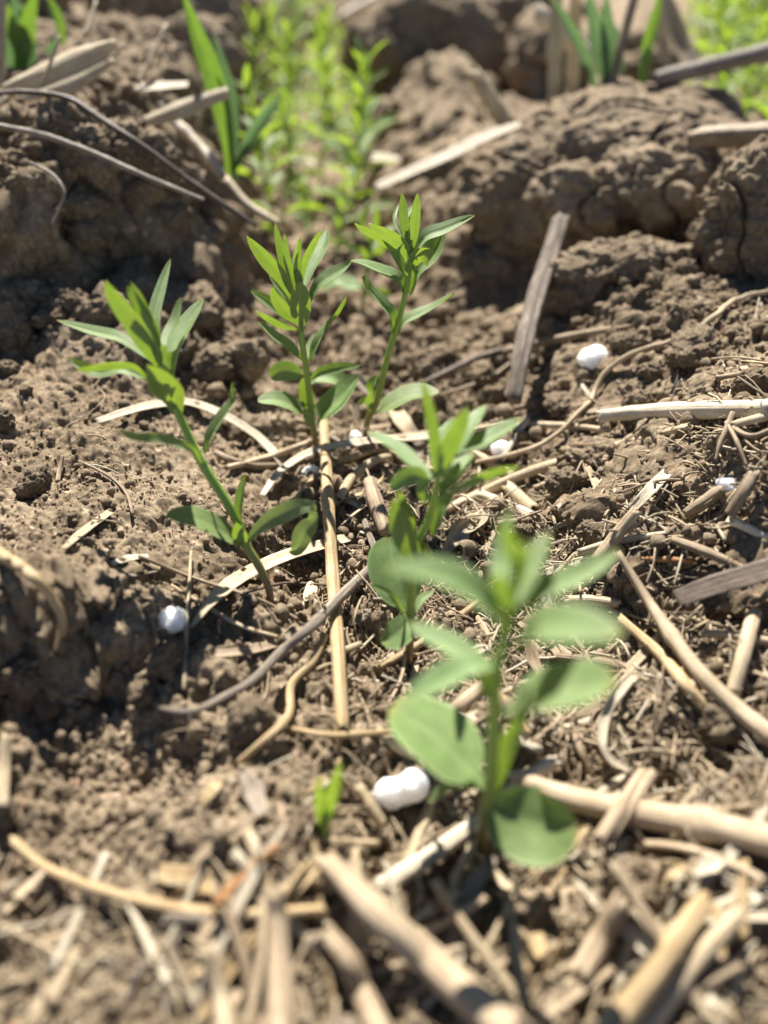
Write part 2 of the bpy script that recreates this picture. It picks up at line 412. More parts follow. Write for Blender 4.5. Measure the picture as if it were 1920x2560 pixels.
    t.links.new(ms.outputs[0], t.nodes['Material Output'].inputs['Surface'])
    return m
M_LEAF = leaf_mat("seedling_leaf", (0.195, 0.290, 0.118), (0.34, 0.42, 0.23), (0.235, 0.355, 0.02), 0.35)
M_COT = leaf_mat("cotyledon_leaf", (0.185, 0.275, 0.095), (0.31, 0.38, 0.18), (0.18, 0.28, 0.03), 0.30)
M_WILT = leaf_mat("wilted_leaf", (0.20, 0.25, 0.13), (0.36, 0.36, 0.2), (0.22, 0.3, 0.06), 0.3)
M_FARLEAF = leaf_mat("background_leaf", (0.22, 0.32, 0.12), (0.34, 0.42, 0.2), (0.33, 0.48, 0.035), 0.45)
M_GRASS = leaf_mat("grass_blade", (0.13, 0.20, 0.075), (0.22, 0.29, 0.14), (0.18, 0.31, 0.025), 0.42)
M_TEAL = leaf_mat("bluish_grass_blade", (0.14, 0.21, 0.135), (0.25, 0.32, 0.23), (0.15, 0.27, 0.08), 0.35)
def stem_mat():
    m, t, b = nt("seedling_stem")
    uv = nd(t, 'ShaderNodeUVMap'); sp = nd(t, 'ShaderNodeSeparateXYZ'); t.links.new(uv.outputs[0], sp.inputs[0])
    r = ramp(t, sp.outputs[0], [(0.06, (0.17, 0.085, 0.04)), (0.2, (0.20, 0.17, 0.05)), (0.40, (0.21, 0.31, 0.055)), (1.0, (0.25, 0.36, 0.075))])
    t.links.new(r.outputs[0], b.inputs['Base Color']); b.inputs['Roughness'].default_value = 0.42
    b.inputs['Subsurface Weight'].default_value = 0.5; b.inputs['Subsurface Radius'].default_value = (0.6, 1.0, 0.15); b.inputs['Subsurface Scale'].default_value = 0.0012
    return m
M_STEM = stem_mat()
def pellet_mat(name, c, w):
    m, t, b = nt(name)
    tc = nd(t, 'ShaderNodeTexCoord'); n1 = nd(t, 'ShaderNodeTexNoise', Scale=600.0, Detail=4.0); t.links.new(tc.outputs['Object'], n1.inputs['Vector'])
    r = ramp(t, n1.outputs['Fac'], [(0.3, tuple(x*0.86 for x in c)), (0.65, c)])
    n2 = nd(t, 'ShaderNodeTexNoise', Scale=1100.0, Detail=4.0, Roughness=0.7); t.links.new(tc.outputs['Object'], n2.inputs['Vector'])
    g = ramp(t, n2.outputs['Fac'], [(0.62, (0, 0, 0)), (0.76, (0.5, 0.5, 0.5))])
    mx = nd(t, 'ShaderNodeMix', data_type='RGBA'); t.links.new(g.outputs[0], mx.inputs[0]); t.links.new(r.outputs[0], mx.inputs[6]); mx.inputs[7].default_value = (0.42, 0.33, 0.24, 1)
    t.links.new(mx.outputs[2], b.inputs['Base Color'])
    b.inputs['Roughness'].default_value = 0.38; b.inputs['Subsurface Weight'].default_value = w
    b.inputs['Subsurface Radius'].default_value = (1, 1, 1.05); b.inputs['Subsurface Scale'].default_value = 0.003
    bp = nd(t, 'ShaderNodeBump', Strength=0.5, Distance=0.0004); t.links.new(n1.outputs['Fac'], bp.inputs['Height']); t.links.new(bp.outputs[0], b.inputs['Normal'])
    return m
M_PELLET = pellet_mat("white_pellet", (0.95, 0.935, 0.91), 1.0)
M_CLEAR = pellet_mat("greyish_pellet", (0.66, 0.67, 0.69), 0.9)

# ------------------------------------------------------------------ ground: one sheet, finest where the lens looks closest
def build_ground():
    ys = [-14.0]
    while ys[-1] < 4000:
        y = ys[-1]
        if y < 2.0: st = 0.22 if y < -3 else 0.05
        else:
            d = math.sqrt(y*y + 80.0)
            st = 0.0024*d if y < 27 else (0.0024 + 0.011*min(1.0, (y-27)/30.0))*d
            if y > 120: st = 0.03*d
        ys.append(y + st)
    ys = np.array(ys)
    s0 = np.arange(-0.60, 0.6001, 0.0021)
    g = 0.60 + np.cumsum(0.0021*1.09**np.arange(1, 62)); g = g[g < 6]
    s = np.concatenate([-g[::-1], s0, g])
    D = np.sqrt(np.maximum(ys, 0)**2 + 80.0)
    X = s[None, :]*D[:, None]; Y = np.repeat(ys[:, None], len(s), 1)
    Z = height(X.ravel(), Y.ravel())
    # steep faces break into lumps that stick out sideways
    x, y = X.ravel(), Y.ravel(); e = 0.15
    gx = (base_h(x+e, y)-base_h(x-e, y))/(2*e); gy = (base_h(x, y+e)-base_h(x, y-e))/(2*e)
    gl = np.sqrt(gx*gx+gy*gy)+1e-6; st = sst(0.35, 1.1, gl)*(y < 60)
    d1, r1 = worley(x/1.1, y/1.1, 201, Z/1.1); d2, r2 = worley(x/0.42, y/0.42, 211, Z/0.42); d3, r3 = worley(x/0.17, y/0.17, 221, Z/0.17)
    bulge = 0.75*(0.2+r1)*np.sqrt(np.clip(1-(d1/0.8)**2, 0, 1)) + 0.30*(0.1+r2)*np.sqrt(np.clip(1-(d2/0.75)**2, 0, 1)) + 0.11*(0.1+r3)*np.sqrt(np.clip(1-(d3/0.7)**2, 0, 1)) - 0.35
    V = np.stack([x - gx/gl*st*bulge, y - gy/gl*st*bulge, Z], 1)
    n, m = X.shape
    idx = np.arange(n*m).reshape(n, m)
    F = np.stack([idx[:-1, :-1].ravel(), idx[:-1, 1:].ravel(), idx[1:, 1:].ravel(), idx[1:, :-1].ravel()], 1)
    o = mesh_obj("ground", V, F, M_SOIL, loc=np.zeros(3), smooth=True)
    tag(o, "dry brown crumbly field soil with a furrow between two banks", "ground", kind="structure")
    return o
ground = build_ground()

# ------------------------------------------------------------------ clods
_ico = {}
def ico(sub):
    if sub not in _ico:
        bm = bmesh.new(); bmesh.ops.create_icosphere(bm, subdivisions=sub, radius=1.0)
        bm.verts.ensure_lookup_table()
        V = np.array([v.co[:] for v in bm.verts]); F = np.array([[v.index for v in f.verts] for f in bm.faces]); bm.free()
        _ico[sub] = (V, F)
    return _ico[sub]
def lump(c, r, seed, sub, size):
    """one knobbly lump; SIZE is its mean radius in cm, which fixes the grain of its surface"""
    V, F = ico(sub)
    q = V*np.asarray(r)
    k = 1.0/size
    rr = 1 + 0.20*fbm(q[:, 0]*k*1.1+seed, q[:, 1]*k*1.1, q[:, 2]*k*1.1, seed, 3)
    wx = q[:, 0] + 0.12*size*vnoise(q[:, 0]*2.5*k, q[:, 1]*2.5*k, q[:, 2]*2.5*k, seed+3)
    d1, r1 = worley(wx*1.25*k, q[:, 1]*1.25*k, seed+11, q[:, 2]*1.25*k)
    rr = rr + 0.20*(np.sqrt(np.clip(1-(d1/0.85)**2, 0, 1))*(0.4+0.6*r1)-0.35)
    if size > 0.3:
        d2, r2 = worley(q[:, 0]/0.75, q[:, 1]/0.75, seed+21, q[:, 2]/0.75)
        rr = rr + 0.22/size*(np.sqrt(np.clip(1-(d2/0.75)**2, 0, 1))*np.clip(r2-0.62, 0, 1)*2.2) + (0.10/size*fbm(q[:, 0]*1.1+3, q[:, 1]*1.1, q[:, 2]*1.1, seed+61, 4, 0.55) if size > 0.9 else 0)
        d3, r3 = worley(q[:, 0]/0.27, q[:, 1]/0.27, seed+31, q[:, 2]/0.27)
        rr = rr + 0.10/size*(np.sqrt(np.clip(1-(d3/0.7)**2, 0, 1))*np.clip(r3-0.3, 0, 1)*1.5)
        d4, r4 = worley(q[:, 0]/0.12, q[:, 1]/0.12, seed+36, q[:, 2]/0.12)
        rr = rr + 0.05/size*(np.sqrt(np.clip(1-(d4/0.7)**2, 0, 1))*(0.1+r4))
        ck = fbm(q[:, 0]*0.42+seed, q[:, 1]*0.42, q[:, 2]*0.5, seed+51, 2, 0.35)
        rr = rr - 0.34/size*np.exp(-(ck/0.035)**2)*(size > 0.9)
        rr = rr + 0.07/size*fbm(q[:, 0]*5, q[:, 1]*5, q[:, 2]*5, seed+41, 3, 0.6)
    else:
        d2, r2 = worley(q[:, 0]*3*k, q[:, 1]*3*k, seed+21, q[:, 2]*3*k)
        rr = rr + 0.12*(np.sqrt(np.clip(1-(d2/0.75)**2, 0, 1))*(0.2+r2)) + 0.04*fbm(q[:, 0]*k*8, q[:, 1]*k*8, q[:, 2]*k*8, seed+41, 2)
    return V*np.asarray(r)*rr[:, None] + np.asarray(c), F
def clod(label, lumps, seed, group=None, name="soil_clod"):
    Vs, Fs, o = [], [], 0
    for i, (c, r, sub) in enumerate(lumps):
        V, F = lump(c, r, seed+i*100, sub, float(np.mean(r)))
        Vs.append(V); Fs.append(F+o); o += len(V)
    ob = mesh_obj(name, np.concatenate(Vs), np.concatenate(Fs), M_CLOD)
    return tag(ob, label, "soil clod", group)
def P_(px, py, y): return at_y(px, py, y)[0]
clod("huge knobbly sunlit soil clod with an overhanging underside on the right bank",
     [(P_(1575, 440, 27.4), (3.9, 5.3, 2.45), 7), (P_(1330, 500, 25.3), (2.2, 2.0, 1.6), 6), (P_(1690, 480, 23.2), (1.75, 1.4, 1.15), 6),
      (P_(1470, 500, 23.3), (1.5, 1.2, 0.85), 6), (P_(1770, 450, 25.0), (1.7, 1.8, 1.3), 6)], 1000)
clod("coarse soil clod at the right edge under the dirt caked brown stick",
     [(P_(1900, 570, 19.6), (1.75, 1.4, 1.5), 7), (P_(1990, 480, 20.4), (1.6, 1.3, 1.2), 6)], 1700)
clod("broad low soil clod below the huge clod with a straw in the crack beside it",
     [(P_(1530, 705, 19.6), (1.6, 1.1, 0.95), 7), (P_(1660, 700, 20.0), (1.0, 1.0, 0.8), 6), (P_(1420, 740, 19.4), (0.75, 0.7, 0.6), 6)], 2100)
clod("rounded soil clod at the left edge below the two dark twigs", [(P_(35, 490, 19.6), (0.75, 0.7, 0.8), 6)], 2500)
clod("shaded lumpy soil clod on the steep left bank", [(P_(250, 500, 21.2), (1.5, 1.0, 1.3), 6), (P_(130, 640, 19.6), (1.2, 0.8, 0.8), 6)], 2600)
clod("dark blocky soil clod behind the bright seedling row", [(P_(1080, 130, 52), (4.2, 4.0, 3.3), 6), (P_(1200, 70, 56), (4.5, 4.0, 3.0), 6)], 2900)
clod("small flat topped soil clod behind the standing stubble", [(P_(1335, 150, 50), (1.3, 1.1, 1.0), 5)], 3000)
clod("big dim soil clod at the top left behind the grass blade", [(P_(390, 60, 46), (4.2, 3.5, 3.2), 6), (P_(480, 160, 38), (2.2, 2, 1.8), 5)], 3100)
clod("smooth pinkish brown soil clod beside the middle seedling's lowest left leaf", [(P_(618, 893, 17.2), (0.42, 0.38, 0.36), 5)], 3200)
clod("dark soil lump in the shade at the left edge above the lit slope", [(P_(40, 760, 17.8), (0.8, 0.6, 0.6), 5)], 3300)
clod("soil clod with a hollow shaded side under the long thin root", [(P_(1500, 1160, 13.4), (0.75, 0.5, 0.42), 6)], 3400)
clod("soil clod under the greyish pellet at the right", [(P_(1740, 1200, 11.6), (0.55, 0.45, 0.35), 6)], 3500)

rng = random.Random(11)
protos = {}
def medium_clod(x, y, r, seed, label, group):
    key = seed % 9
    if key not in protos:
        V, F = lump((0, 0, 0), (1.0, 0.85, 0.75), 4000+key*50, 5, 1.0)
        V = V*(1 + 0.10*fbm(V[:, 0]*3.1, V[:, 1]*3.1, V[:, 2]*3.1, 4400+key, 4, 0.62) + 0.07*vnoise(V[:, 0]*14, V[:, 1]*14, V[:, 2]*14, 4500+key))[:, None]
        V[:, 2] -= V[:, 2].min()
        o = mesh_obj("soil_clod", V, F, M_CLOD, loc=np.zeros(3)); protos[key] = o
    else:
        o = protos[key].copy(); col.objects.link(o)
    o.location = (x*S, y*S, (hgt(x, y) - r*0.45)*S); o.scale = (r, r*rng.uniform(0.8, 1.1), r*rng.uniform(0.85, 1.15))
    o.rotation_euler = (rng.uniform(-.3, .3), rng.uniform(-.3, .3), rng.uniform(0, 6.28))
    tag(o, label, "soil clod", group)
n = 0
while n < 150:
    d = math.exp(rng.uniform(math.log(9.5), math.log(40))); s = rng.uniform(-0.56, 0.56); y = math.sqrt(max(d*d-60, 9)); x = s*d
    u = x - float(furrow_x(np.array(y)))
    if abs(u+0.9) < 2.0 and y < 16.5: continue
    if -u > 2.8 and 8 < y < 15: 
        if rng.random() < 0.8: continue
    if y < 11 and u > 0.8 and rng.random() < 0.6: continue
    r = min(0.12 + 0.12*rng.random() + rng.expovariate(10), 0.5)*min(1.0, 0.45+d/28.0)
    medium_clod(x, y, r, n, "small rounded brown soil clod lying loose on the dry ground", "small loose soil clods")
    n += 1

for k in range(46):
    y = rng.uniform(16.6, 23.0); x = -rng.uniform(3.6, 12.5)
    medium_clod(x, y, 0.2 + rng.expovariate(4.5) if k % 3 else rng.uniform(.4, .8), k, "shaded brown soil clod clinging to the steep left bank", "clods on the steep left bank")
for k in range(14):
    y = rng.uniform(15.5, 24.0); x = rng.uniform(1.8, 11)
    medium_clod(x, y, min(0.18 + rng.expovariate(6), .7), k+3, "brown soil clod lying on the right bank below the huge clod", "clods on the right bank")
for k in range(40):
    y = rng.uniform(38, 110); x = rng.uniform(-.45, .45)*y
    medium_clod(x, y, min(0.5 + rng.expovariate(1.2), 2.6)*(0.6+y/110), k+3, "blurred brown soil clod lying far back in the field", "far soil clods")

# crumbs: far too many to count
def build_crumbs():
    r_ = np.random.default_rng(3)
    Vs, Fs, o = [], [], 0
    bases = [on_ground(*b)[0] for b in ((690, 1512), (797, 1140), (908, 1112), (1022, 1662), (1200, 2150), (806, 2100), (905, 800), (429, 1580), (1003, 2010), (1488, 925))]
    for N, sub, r0, rs_, rmax, dmax in ((12000, 2, 0.03, 0.034, 0.2, 42), (42000, 1, 0.012, 0.014, 0.06, 24)):
        d = np.exp(r_.uniform(np.log(6.0), np.log(dmax), N)); s = r_.uniform(-0.56, 0.56, N)
        y = np.sqrt(np.maximum(d*d-55, 4)); x = s*d
        c = fbm(x*0.7, y*0.7, None, 77, 2)
        keep = r_.random(N) < np.clip(0.65 + 0.7*c, 0.08, 1)
        bx = np.concatenate([b[0] + r_.normal(0, 0.2, 26) for b in bases]); by = np.concatenate([b[1] + r_.normal(0, 0.16, 26) for b in bases])
        x, y = np.concatenate([x[keep], bx]), np.concatenate([y[keep], by]); d = np.sqrt(x*x+y*y+55); N = len(x)
        r = np.minimum(r0 + r_.exponential(rs_, N), rmax)*np.clip(d/14, 0.7, 1.6)
        u = x - furrow_x(y); sm = (-u > 2.6) & (y > 8) & (y < 16)
        r = np.where(sm, r*0.65, r)
        z = height(x, y) + r*0.3
        base = []
        for k in range(6): base.append(lump((0, 0, 0), (1, 0.85, 0.8), 5000+k*60, sub, 1.0))
        for k in range(6):
            m = np.arange(N) % 6 == k; V, F = base[k]; cnt = int(m.sum())
            a = r_.uniform(0, 6.283, cnt); b = r_.uniform(0, 3.14, cnt)
            ca, sa, cb, sb = np.cos(a), np.sin(a), np.cos(b), np.sin(b)
            R = np.stack([np.stack([ca, -sa*cb, sa*sb], -1), np.stack([sa, ca*cb, -ca*sb], -1), np.stack([0*ca, sb, cb], -1)], 1)
            W = np.einsum('nij,vj->nvi', R, V)*r[m][:, None, None] + np.stack([x[m], y[m], z[m]], 1)[:, None, :]
            Vs.append(W.reshape(-1, 3)); Fs.append((F[None] + (np.arange(cnt)*len(V))[:, None, None] + o).reshape(-1, 3)); o += cnt*len(V)
    ob = mesh_obj("soil_crumbs", np.concatenate(Vs), np.concatenate(Fs), M_CLOD, loc=np.zeros(3))
    tag(ob, "loose fine crumbs of dry soil covering the ground", "soil crumbs", kind="stuff")
build_crumbs()

# ------------------------------------------------------------------ straw, twigs and roots lying on the land
def resolve(pts, lift):
    """sight points -> places: on the land, or at a given distance y where one is named"""
    out = []
    for p in pts:
        if len(p) == 3: P, t = at_y(*p)
        else:
            P, t = on_ground(*p)
            k = lift/max(CAM_H-P[2], 1.0); P = P + (CAM-P)*k; t = t*(1-k)
        out.append((*P, t))
    return np.array(out)
def clear_ground(P, R, frac=0.55):
    for _ in range(2):
        d = np.maximum(0, height(P[:, 0], P[:, 1]) + R*frac - P[:, 2])
        k = d/np.maximum(CAM_H - P[:, 2], 1.0)
        kk = k.copy()
        for s in range(1, 4):
            f = 1-s/4.5
            kk[s:] = np.maximum(kk[s:], k[:-s]*f); kk[:-s] = np.maximum(kk[:-s], k[s:]*f)
        P = P + (CAM-P)*kk[:, None]
    return P
rs = random.Random(5)
def stalk(name, label, cat, mat, pts, w, lift=0.08, sides=12, nodes=(), ell=1.0, lumps=0.0, hollow=True, ridges=0.07, free=False, wob=0.0, group=None):
    C = resolve(pts, lift)
    n = max(10, int(len(pts)*7)); Q = spline(C, n); P = Q[:, :3].copy(); t = Q[:, 3]
    wp = np.interp(np.linspace(0, 1, n), np.linspace(0, 1, len(w)), w)
    R = wp*0.5*t/FPX
    if wob:
        for a in range(3): P[:, a] += wob*vnoise(np.linspace(0, n/3.0, n)+rs.uniform(0, 99), np.full(n, a*7.3))
    if not free: P = clear_ground(P, R)
    R = R*(1 + 0.06*vnoise(np.linspace(0, n/2.5, n)+rs.uniform(0, 99), np.zeros(n)))
    V, F, uv = tube(P, R, sides, rs, ell, ridges, hollow, nodes, lumps)
    o = mesh_obj(name, V, F, STRAW[mat], uv=uv)
    return tag(o, label, cat, group)
def blade(name, label, cat, mat, pts, w, lift=0.06, curl=0.25, roll=0.0, thick=0.022, hint=(0, -0.35, 1), ragged=0.03, free=False, group=None, m=7):
    C = resolve(pts, lift)
    n = max(12, int(len(pts)*7)); Q = spline(C, n); P = Q[:, :3].copy(); t = Q[:, 3]
    wp = np.interp(np.linspace(0, 1, n), np.linspace(0, 1, len(w)), w); W = wp*t/FPX
    if not free: P = clear_ground(P, W*0.12+0.02, 1.0)
    V, F, uv = ribbon(P, W, thick, curl, hint, m, roll, rs, ragged)
    o = mesh_obj(name, V, F, STRAW[mat] if isinstance(mat, str) else mat, uv=uv)
    return tag(o, label, cat, group)
SS, SL, TW, RT, HU = "straw_stalk", "straw_leaf", "twig", "root_strand", "husk"
# the middle of the furrow
stalk(SS, "long straight golden straw stalk lying up the furrow through the middle of the litter", "straw", "gold",
      [(808, 1035), (815, 1150), (822, 1280), (833, 1454), (845, 1627), (857, 1828)], [19, 26, 30, 33, 34, 33], 0.3, nodes=(0.43,))
stalk(SS, "long grey brown bent straw crossing over the straight golden stalk", "straw", "grey",
      [(930, 1416), (856, 1488), (770, 1575), (706, 1627), (637, 1697), (561, 1743), (480, 1778), (405, 1772)], [20, 27, 27, 26, 24, 22, 18, 14], 0.34, nodes=(0.4,))
blade(SL, "bleached curved straw leaf arching behind the tall left seedling", "straw", "white",
      [(243, 1054), (330, 1026), (400, 1011), (470, 1007), (560, 1040), (640, 1090), (690, 1140), (712, 1170)], [20, 27, 32, 34, 36, 34, 32, 26], 0.14, 0.3)
blade(SL, "wide flat pale straw leaf with a pointed end beside the round white pellet", "straw", "pale",
      [(478, 1568), (532, 1500), (608, 1440), (723, 1388), (868, 1346)], [8, 40, 46, 46, 36], 0.26, 0.22)
stalk(RT, "thin upright dry stalk standing just right of the round white pellet", "stalk", "pale", [(478, 1378), (470, 1523), (460, 1722)], [7, 9, 9], 0.1, 8, hollow=False)
stalk(RT, "thin straw thread running from the flat chips down to the middle", "straw", "brown", [(347, 1390), (492, 1448), (637, 1494), (752, 1552)], [10, 10, 10, 9], 0.12, 8, hollow=False)
stalk(RT, "thin pale straw thread crossing under the wide flat straw leaf", "straw", "pale", [(428, 1463), (509, 1511), (602, 1564), (694, 1592)], [8, 11, 11, 10], 0.12, 8, hollow=False)
stalk(RT, "thin dark fibre at the foot of the tall left seedling", "fibre", "dark", [(613, 1483), (683, 1463), (740, 1458), (816, 1462)], [6, 9, 9, 6], 0.14, 8, hollow=False)
blade(SL, "short flat tan straw leaf ending at the bent grey straw", "straw", "pink", [(530, 1636), (613, 1627), (694, 1608)], [20, 26, 22], 0.08, 0.3)
stalk(TW, "small L shaped brown twig below the round white pellet", "twig", "brown", [(381, 1545), (393, 1600), (408, 1640), (480, 1632), (600, 1610)], [9, 10, 11, 10, 7], 0.08, 8, hollow=False)
stalk(SS, "crooked tan straw dropping from the golden stalk toward the lower left", "straw", "gold",
      [(812, 1590), (781, 1656), (729, 1712), (722, 1789), (665, 1847), (594, 1908)], [18, 20, 22, 20, 20, 16], 0.16)
stalk(SS, "thin tan straw lying level below the end of the golden stalk", "straw", "gold", [(727, 1822), (822, 1838), (905, 1834), (1000, 1828)], [14, 17, 17, 12], 0.16)
stalk(SS, "short stub of tan straw right of the golden stalk", "straw", "pale", [(818, 1632), (860, 1626), (900, 1610)], [18, 20, 16], 0.1)
# around the middle seedlings
blade(SL, "pale split straw leaf arching across in front of the middle seedling's foot", "straw", "white",
      [(655, 1240), (700, 1180), (780, 1130), (900, 1106), (1000, 1098), (1080, 1092)], [14, 20, 24, 26, 24, 20], 0.3, 0.4)
stalk(SS, "thin arched tan straw just under the pale split straw leaf", "straw", "gold", [(720, 1270), (790, 1192), (860, 1150), (960, 1128), (1060, 1160)], [12, 15, 16, 15, 12], 0.22)
stalk(SS, "tan straw arched round the brown bark piece", "straw", "pale", [(846, 1250), (880, 1195), (930, 1155), (985, 1140), (1030, 1150)], [22, 24, 22, 18, 12], 0.25)
stalk(SS, "straight tan straw pair end pointing at the middle seedling's foot", "straw", "pink", [(565, 1170), (680, 1140), (775, 1105)], [14, 17, 14], 0.12)
stalk(SS, "brown straw with a dark tip left of the middle seedling's foot", "straw", "brown", [(538, 1130), (580, 1150), (640, 1165), (720, 1160)], [14, 18, 18, 12], 0.1)
stalk("bark_piece", "stubby brown speckled bark piece standing between arched straws", "bark", "brown", [(925, 1205), (938, 1250), (955, 1300), (965, 1330)], [32, 40, 42, 34], 0.2, hollow=False)
blade(SL, "pale broad straw leaf behind the third seedling's lowest leaves", "straw", "pale", [(985, 1020), (1010, 1060), (1040, 1100)], [34, 44, 30], 0.2, 0.3)
blade(SL, "pale straw scrap behind the middle seedling's right leaf", "straw", "white", [(880, 935), (910, 965), (935, 990)], [26, 36, 22], 0.25, 0.3)
stalk(SS, "thin dark arched stem over the golden stalk's far end", "stalk", "grey", [(770, 1105), (820, 1092), (850, 1105), (875, 1125)], [8, 10, 11, 9], 0.25, 8, hollow=False)
stalk(SS, "long pale straw running up to the right from the middle of the litter", "straw", "pale",
      [(1075, 1292), (1190, 1238), (1330, 1178), (1540, 1116), (1724, 1066)], [20, 24, 26, 24, 20], 0.16)
stalk(SS, "level tan straw behind the shaded white pellet", "straw", "pale", [(975, 1098), (1080, 1085), (1190, 1073), (1301, 1062), (1420, 1064), (1517, 1075)], [20, 22, 20, 18, 18, 14], 0.16)
stalk(SS, "short brown straw lying under the level tan straw", "straw", "brown", [(1010, 1125), (1070, 1120), (1150, 1118)], [18, 22, 16], 0.1)
stalk(SS, "short cut straw lying crosswise behind the second nearest seedling", "straw", "white", [(1200, 1235), (1262, 1262), (1330, 1290)], [24, 28, 26], 0.12)
stalk(SS, "short cut straw tipped with a pale broken end near the long pale straw", "straw", "pale", [(1272, 1219), (1336, 1275)], [30, 30], 0.14)
stalk(SS, "tan straw passing under the shaded white pellet", "straw", "pale", [(1180, 1130), (1240, 1165), (1310, 1200)], [22, 24, 18], 0.08)
blade(HU, "empty tan seed husk curled on the litter behind the nearest seedling", "husk", "husk", [(1110, 1380), (1150, 1330), (1200, 1300), (1215, 1275)], [22, 46, 50, 20], 0.18, 0.8, (-0.5, 0.5), 0.02)
blade(HU, "twisted tan husk scrap in front of the curled seed husk", "husk", "pale", [(1135, 1345), (1165, 1372), (1160, 1400), (1175, 1440)], [16, 24, 22, 10], 0.16, 0.7, (0, 1.2), 0.02)
# right slope
stalk("wood_stick", "thick grey weathered wooden stick leaning against the huge clod", "stick", "wood",
      [(1405, 550, 21.2), (1377, 640, 20.0), (1342, 745, 18.2), (1310, 870, 16.3), (1286, 1000, 15.1)], [40, 44, 46, 44, 38], 0, 18, hollow=False, ridges=0.2, free=True, lumps=0.02)
stalk(TW, "thin dark twig pointing from the third seedling to the leaning stick", "twig", "dark", [(1005, 975), (1082, 947), (1180, 900), (1265, 872)], [9, 15, 18, 18], 0.2, 10, hollow=False, lumps=0.06)
stalk(SS, "brown straw lying across the foot of the leaning stick", "straw", "brown", [(1250, 882), (1330, 862), (1423, 843), (1500, 828), (1580, 816)], [14, 22, 24, 18, 8], 0.22, ridges=.12)
stalk(TW, "faint thin twig under the dark twig left of the leaning stick", "twig", "brown", [(1100, 988), (1190, 960), (1240, 935), (1290, 897)], [8, 11, 11, 9], 0.1, 8, hollow=False)
stalk(SS, "golden cut straw lodged in the crack above the white pellet on the right slope", "straw", "gold", [(1548, 708, 18.9), (1640, 745, 18.6), (1740, 790, 18.2)], [30, 34, 22], 0, free=True)
stalk(TW, "thin dark stem leaning from the crack to the long root", "twig", "dark", [(1660, 741, 18.3), (1700, 775, 17.6), (1750, 813, 16.9)], [7, 9, 8], 0, 8, hollow=False, free=True)
stalk(RT, "long thin pale root snaking down the right slope past the white pellet", "root", "pale",
      [(1925, 727), (1857, 742), (1788, 785), (1736, 831), (1654, 860), (1562, 893), (1510, 935), (1487, 981), (1452, 1028), (1377, 1097), (1296, 1132), (1191, 1157)],
      [13, 13, 15, 14, 12, 13, 13, 12, 12, 12, 13, 10], 0.14, 10, hollow=False, wob=0.03)
stalk(SS, "thick pale straw with a frayed end jutting in from the right edge", "straw", "white", [(1500, 1040), (1600, 1030), (1700, 1026), (1940, 1020)], [30, 42, 46, 48], 0.2, 14, ridges=0.12)
stalk(SS, "thin straw just under the thick frayed straw at the right edge", "straw", "pale", [(1835, 1062), (1940, 1036)], [20, 24], 0.12)
stalk(RT, "forked brown rootlet hanging below the thick frayed straw", "root", "brown", [(1832, 1032), (1815, 1075), (1800, 1110), (1790, 1150)], [14, 14, 11, 8], 0.2, 8, hollow=False)
stalk(RT, "short brown rootlet beside the forked rootlet", "root", "brown", [(1815, 1055), (1840, 1100), (1866, 1165)], [10, 12, 9], 0.18, 8, hollow=False)
stalk(RT, "curved brown rootlet running to the right edge below the thick frayed straw", "root", "brown", [(1822, 1060), (1860, 1085), (1890, 1088), (1935, 1070)], [12, 13, 12, 12], 0.18, 8, hollow=False)
stalk(SS, "stubby brown straw standing right beside the greyish pellet", "straw", "brown", [(1826, 1285), (1855, 1235), (1882, 1188)], [28, 32, 32], 0.3)
stalk(SS, "stubby brown straw lying left below the greyish pellet", "straw", "brown", [(1718, 1285), (1760, 1255), (1800, 1225)], [30, 34, 30], 0.16)
blade("bark_piece", "weathered pale bark strip pointing up between the straws on the right", "bark", "white", [(1578, 1276), (1625, 1225), (1668, 1182)], [24, 30, 24], 0.2, 0.3, ragged=.1)
blade("bark_piece", "small weathered bark chip left of the weathered pale bark strip", "bark", "pale", [(1468, 1166), (1490, 1210), (1512, 1256)], [12, 24, 18], 0.14, 0.3, ragged=.1)
stalk(TW, "thin brown twig leaning up to the end of the long pale straw", "twig", "brown", [(1590, 1215), (1640, 1150), (1684, 1088)], [14, 14, 12], 0.25, 8, hollow=False)
stalk(SS, "small dry straw lying on the lit soil at the far right", "straw", "brown", [(1790, 945), (1860, 935), (1930, 928)], [12, 14, 14], 0.08, 8)
stalk("bark_piece", "dirt caked thick brown stick jutting in from the right edge on the huge clod", "stick", "brown", [(1745, 345, 23.2), (1830, 340, 22.6), (1960, 338, 22.0)], [52, 60, 64], 0, 14, hollow=True, ridges=0.15, free=True, lumps=0.06)
stalk(TW, "tiny dark splinter lying on top of the huge clod", "splinter", "dark", [(1565, 267, 22.9), (1630, 276, 22.9), (1695, 283, 22.9)], [5, 6, 4], 0, 8, hollow=False, free=True)
# the litter on the right, nearer
stalk(SS, "long brown straw slanting down to the right edge beside the nearest seedling", "straw", "pink",
      [(1543, 1380), (1625, 1511), (1741, 1673), (1840, 1770), (1940, 1850)], [18, 28, 40, 48, 52], 0.3, nodes=(0.45,))
stalk(SS, "golden straw lying parallel below the long slanting brown straw", "straw", "gold", [(1553, 1548), (1654, 1639), (1741, 1743), (1851, 1847)], [24, 30, 34, 36], 0.16)
blade("bark_piece", "dark grey flat bark strip at the right edge", "bark", "dark", [(1692, 1498), (1799, 1459), (1940, 1420)], [44, 54, 58], 0.5, 0.15, thick=0.05, ragged=.04)
blade(SL, "curled bleached straw leaf hooked down right of the nearest seedling", "straw", "white",
      [(1640, 1678), (1590, 1688), (1545, 1730), (1512, 1790), (1503, 1860), (1528, 1905), (1580, 1932)], [14, 24, 28, 28, 28, 26, 18], 0.3, 0.6, (0.2, 1.0))
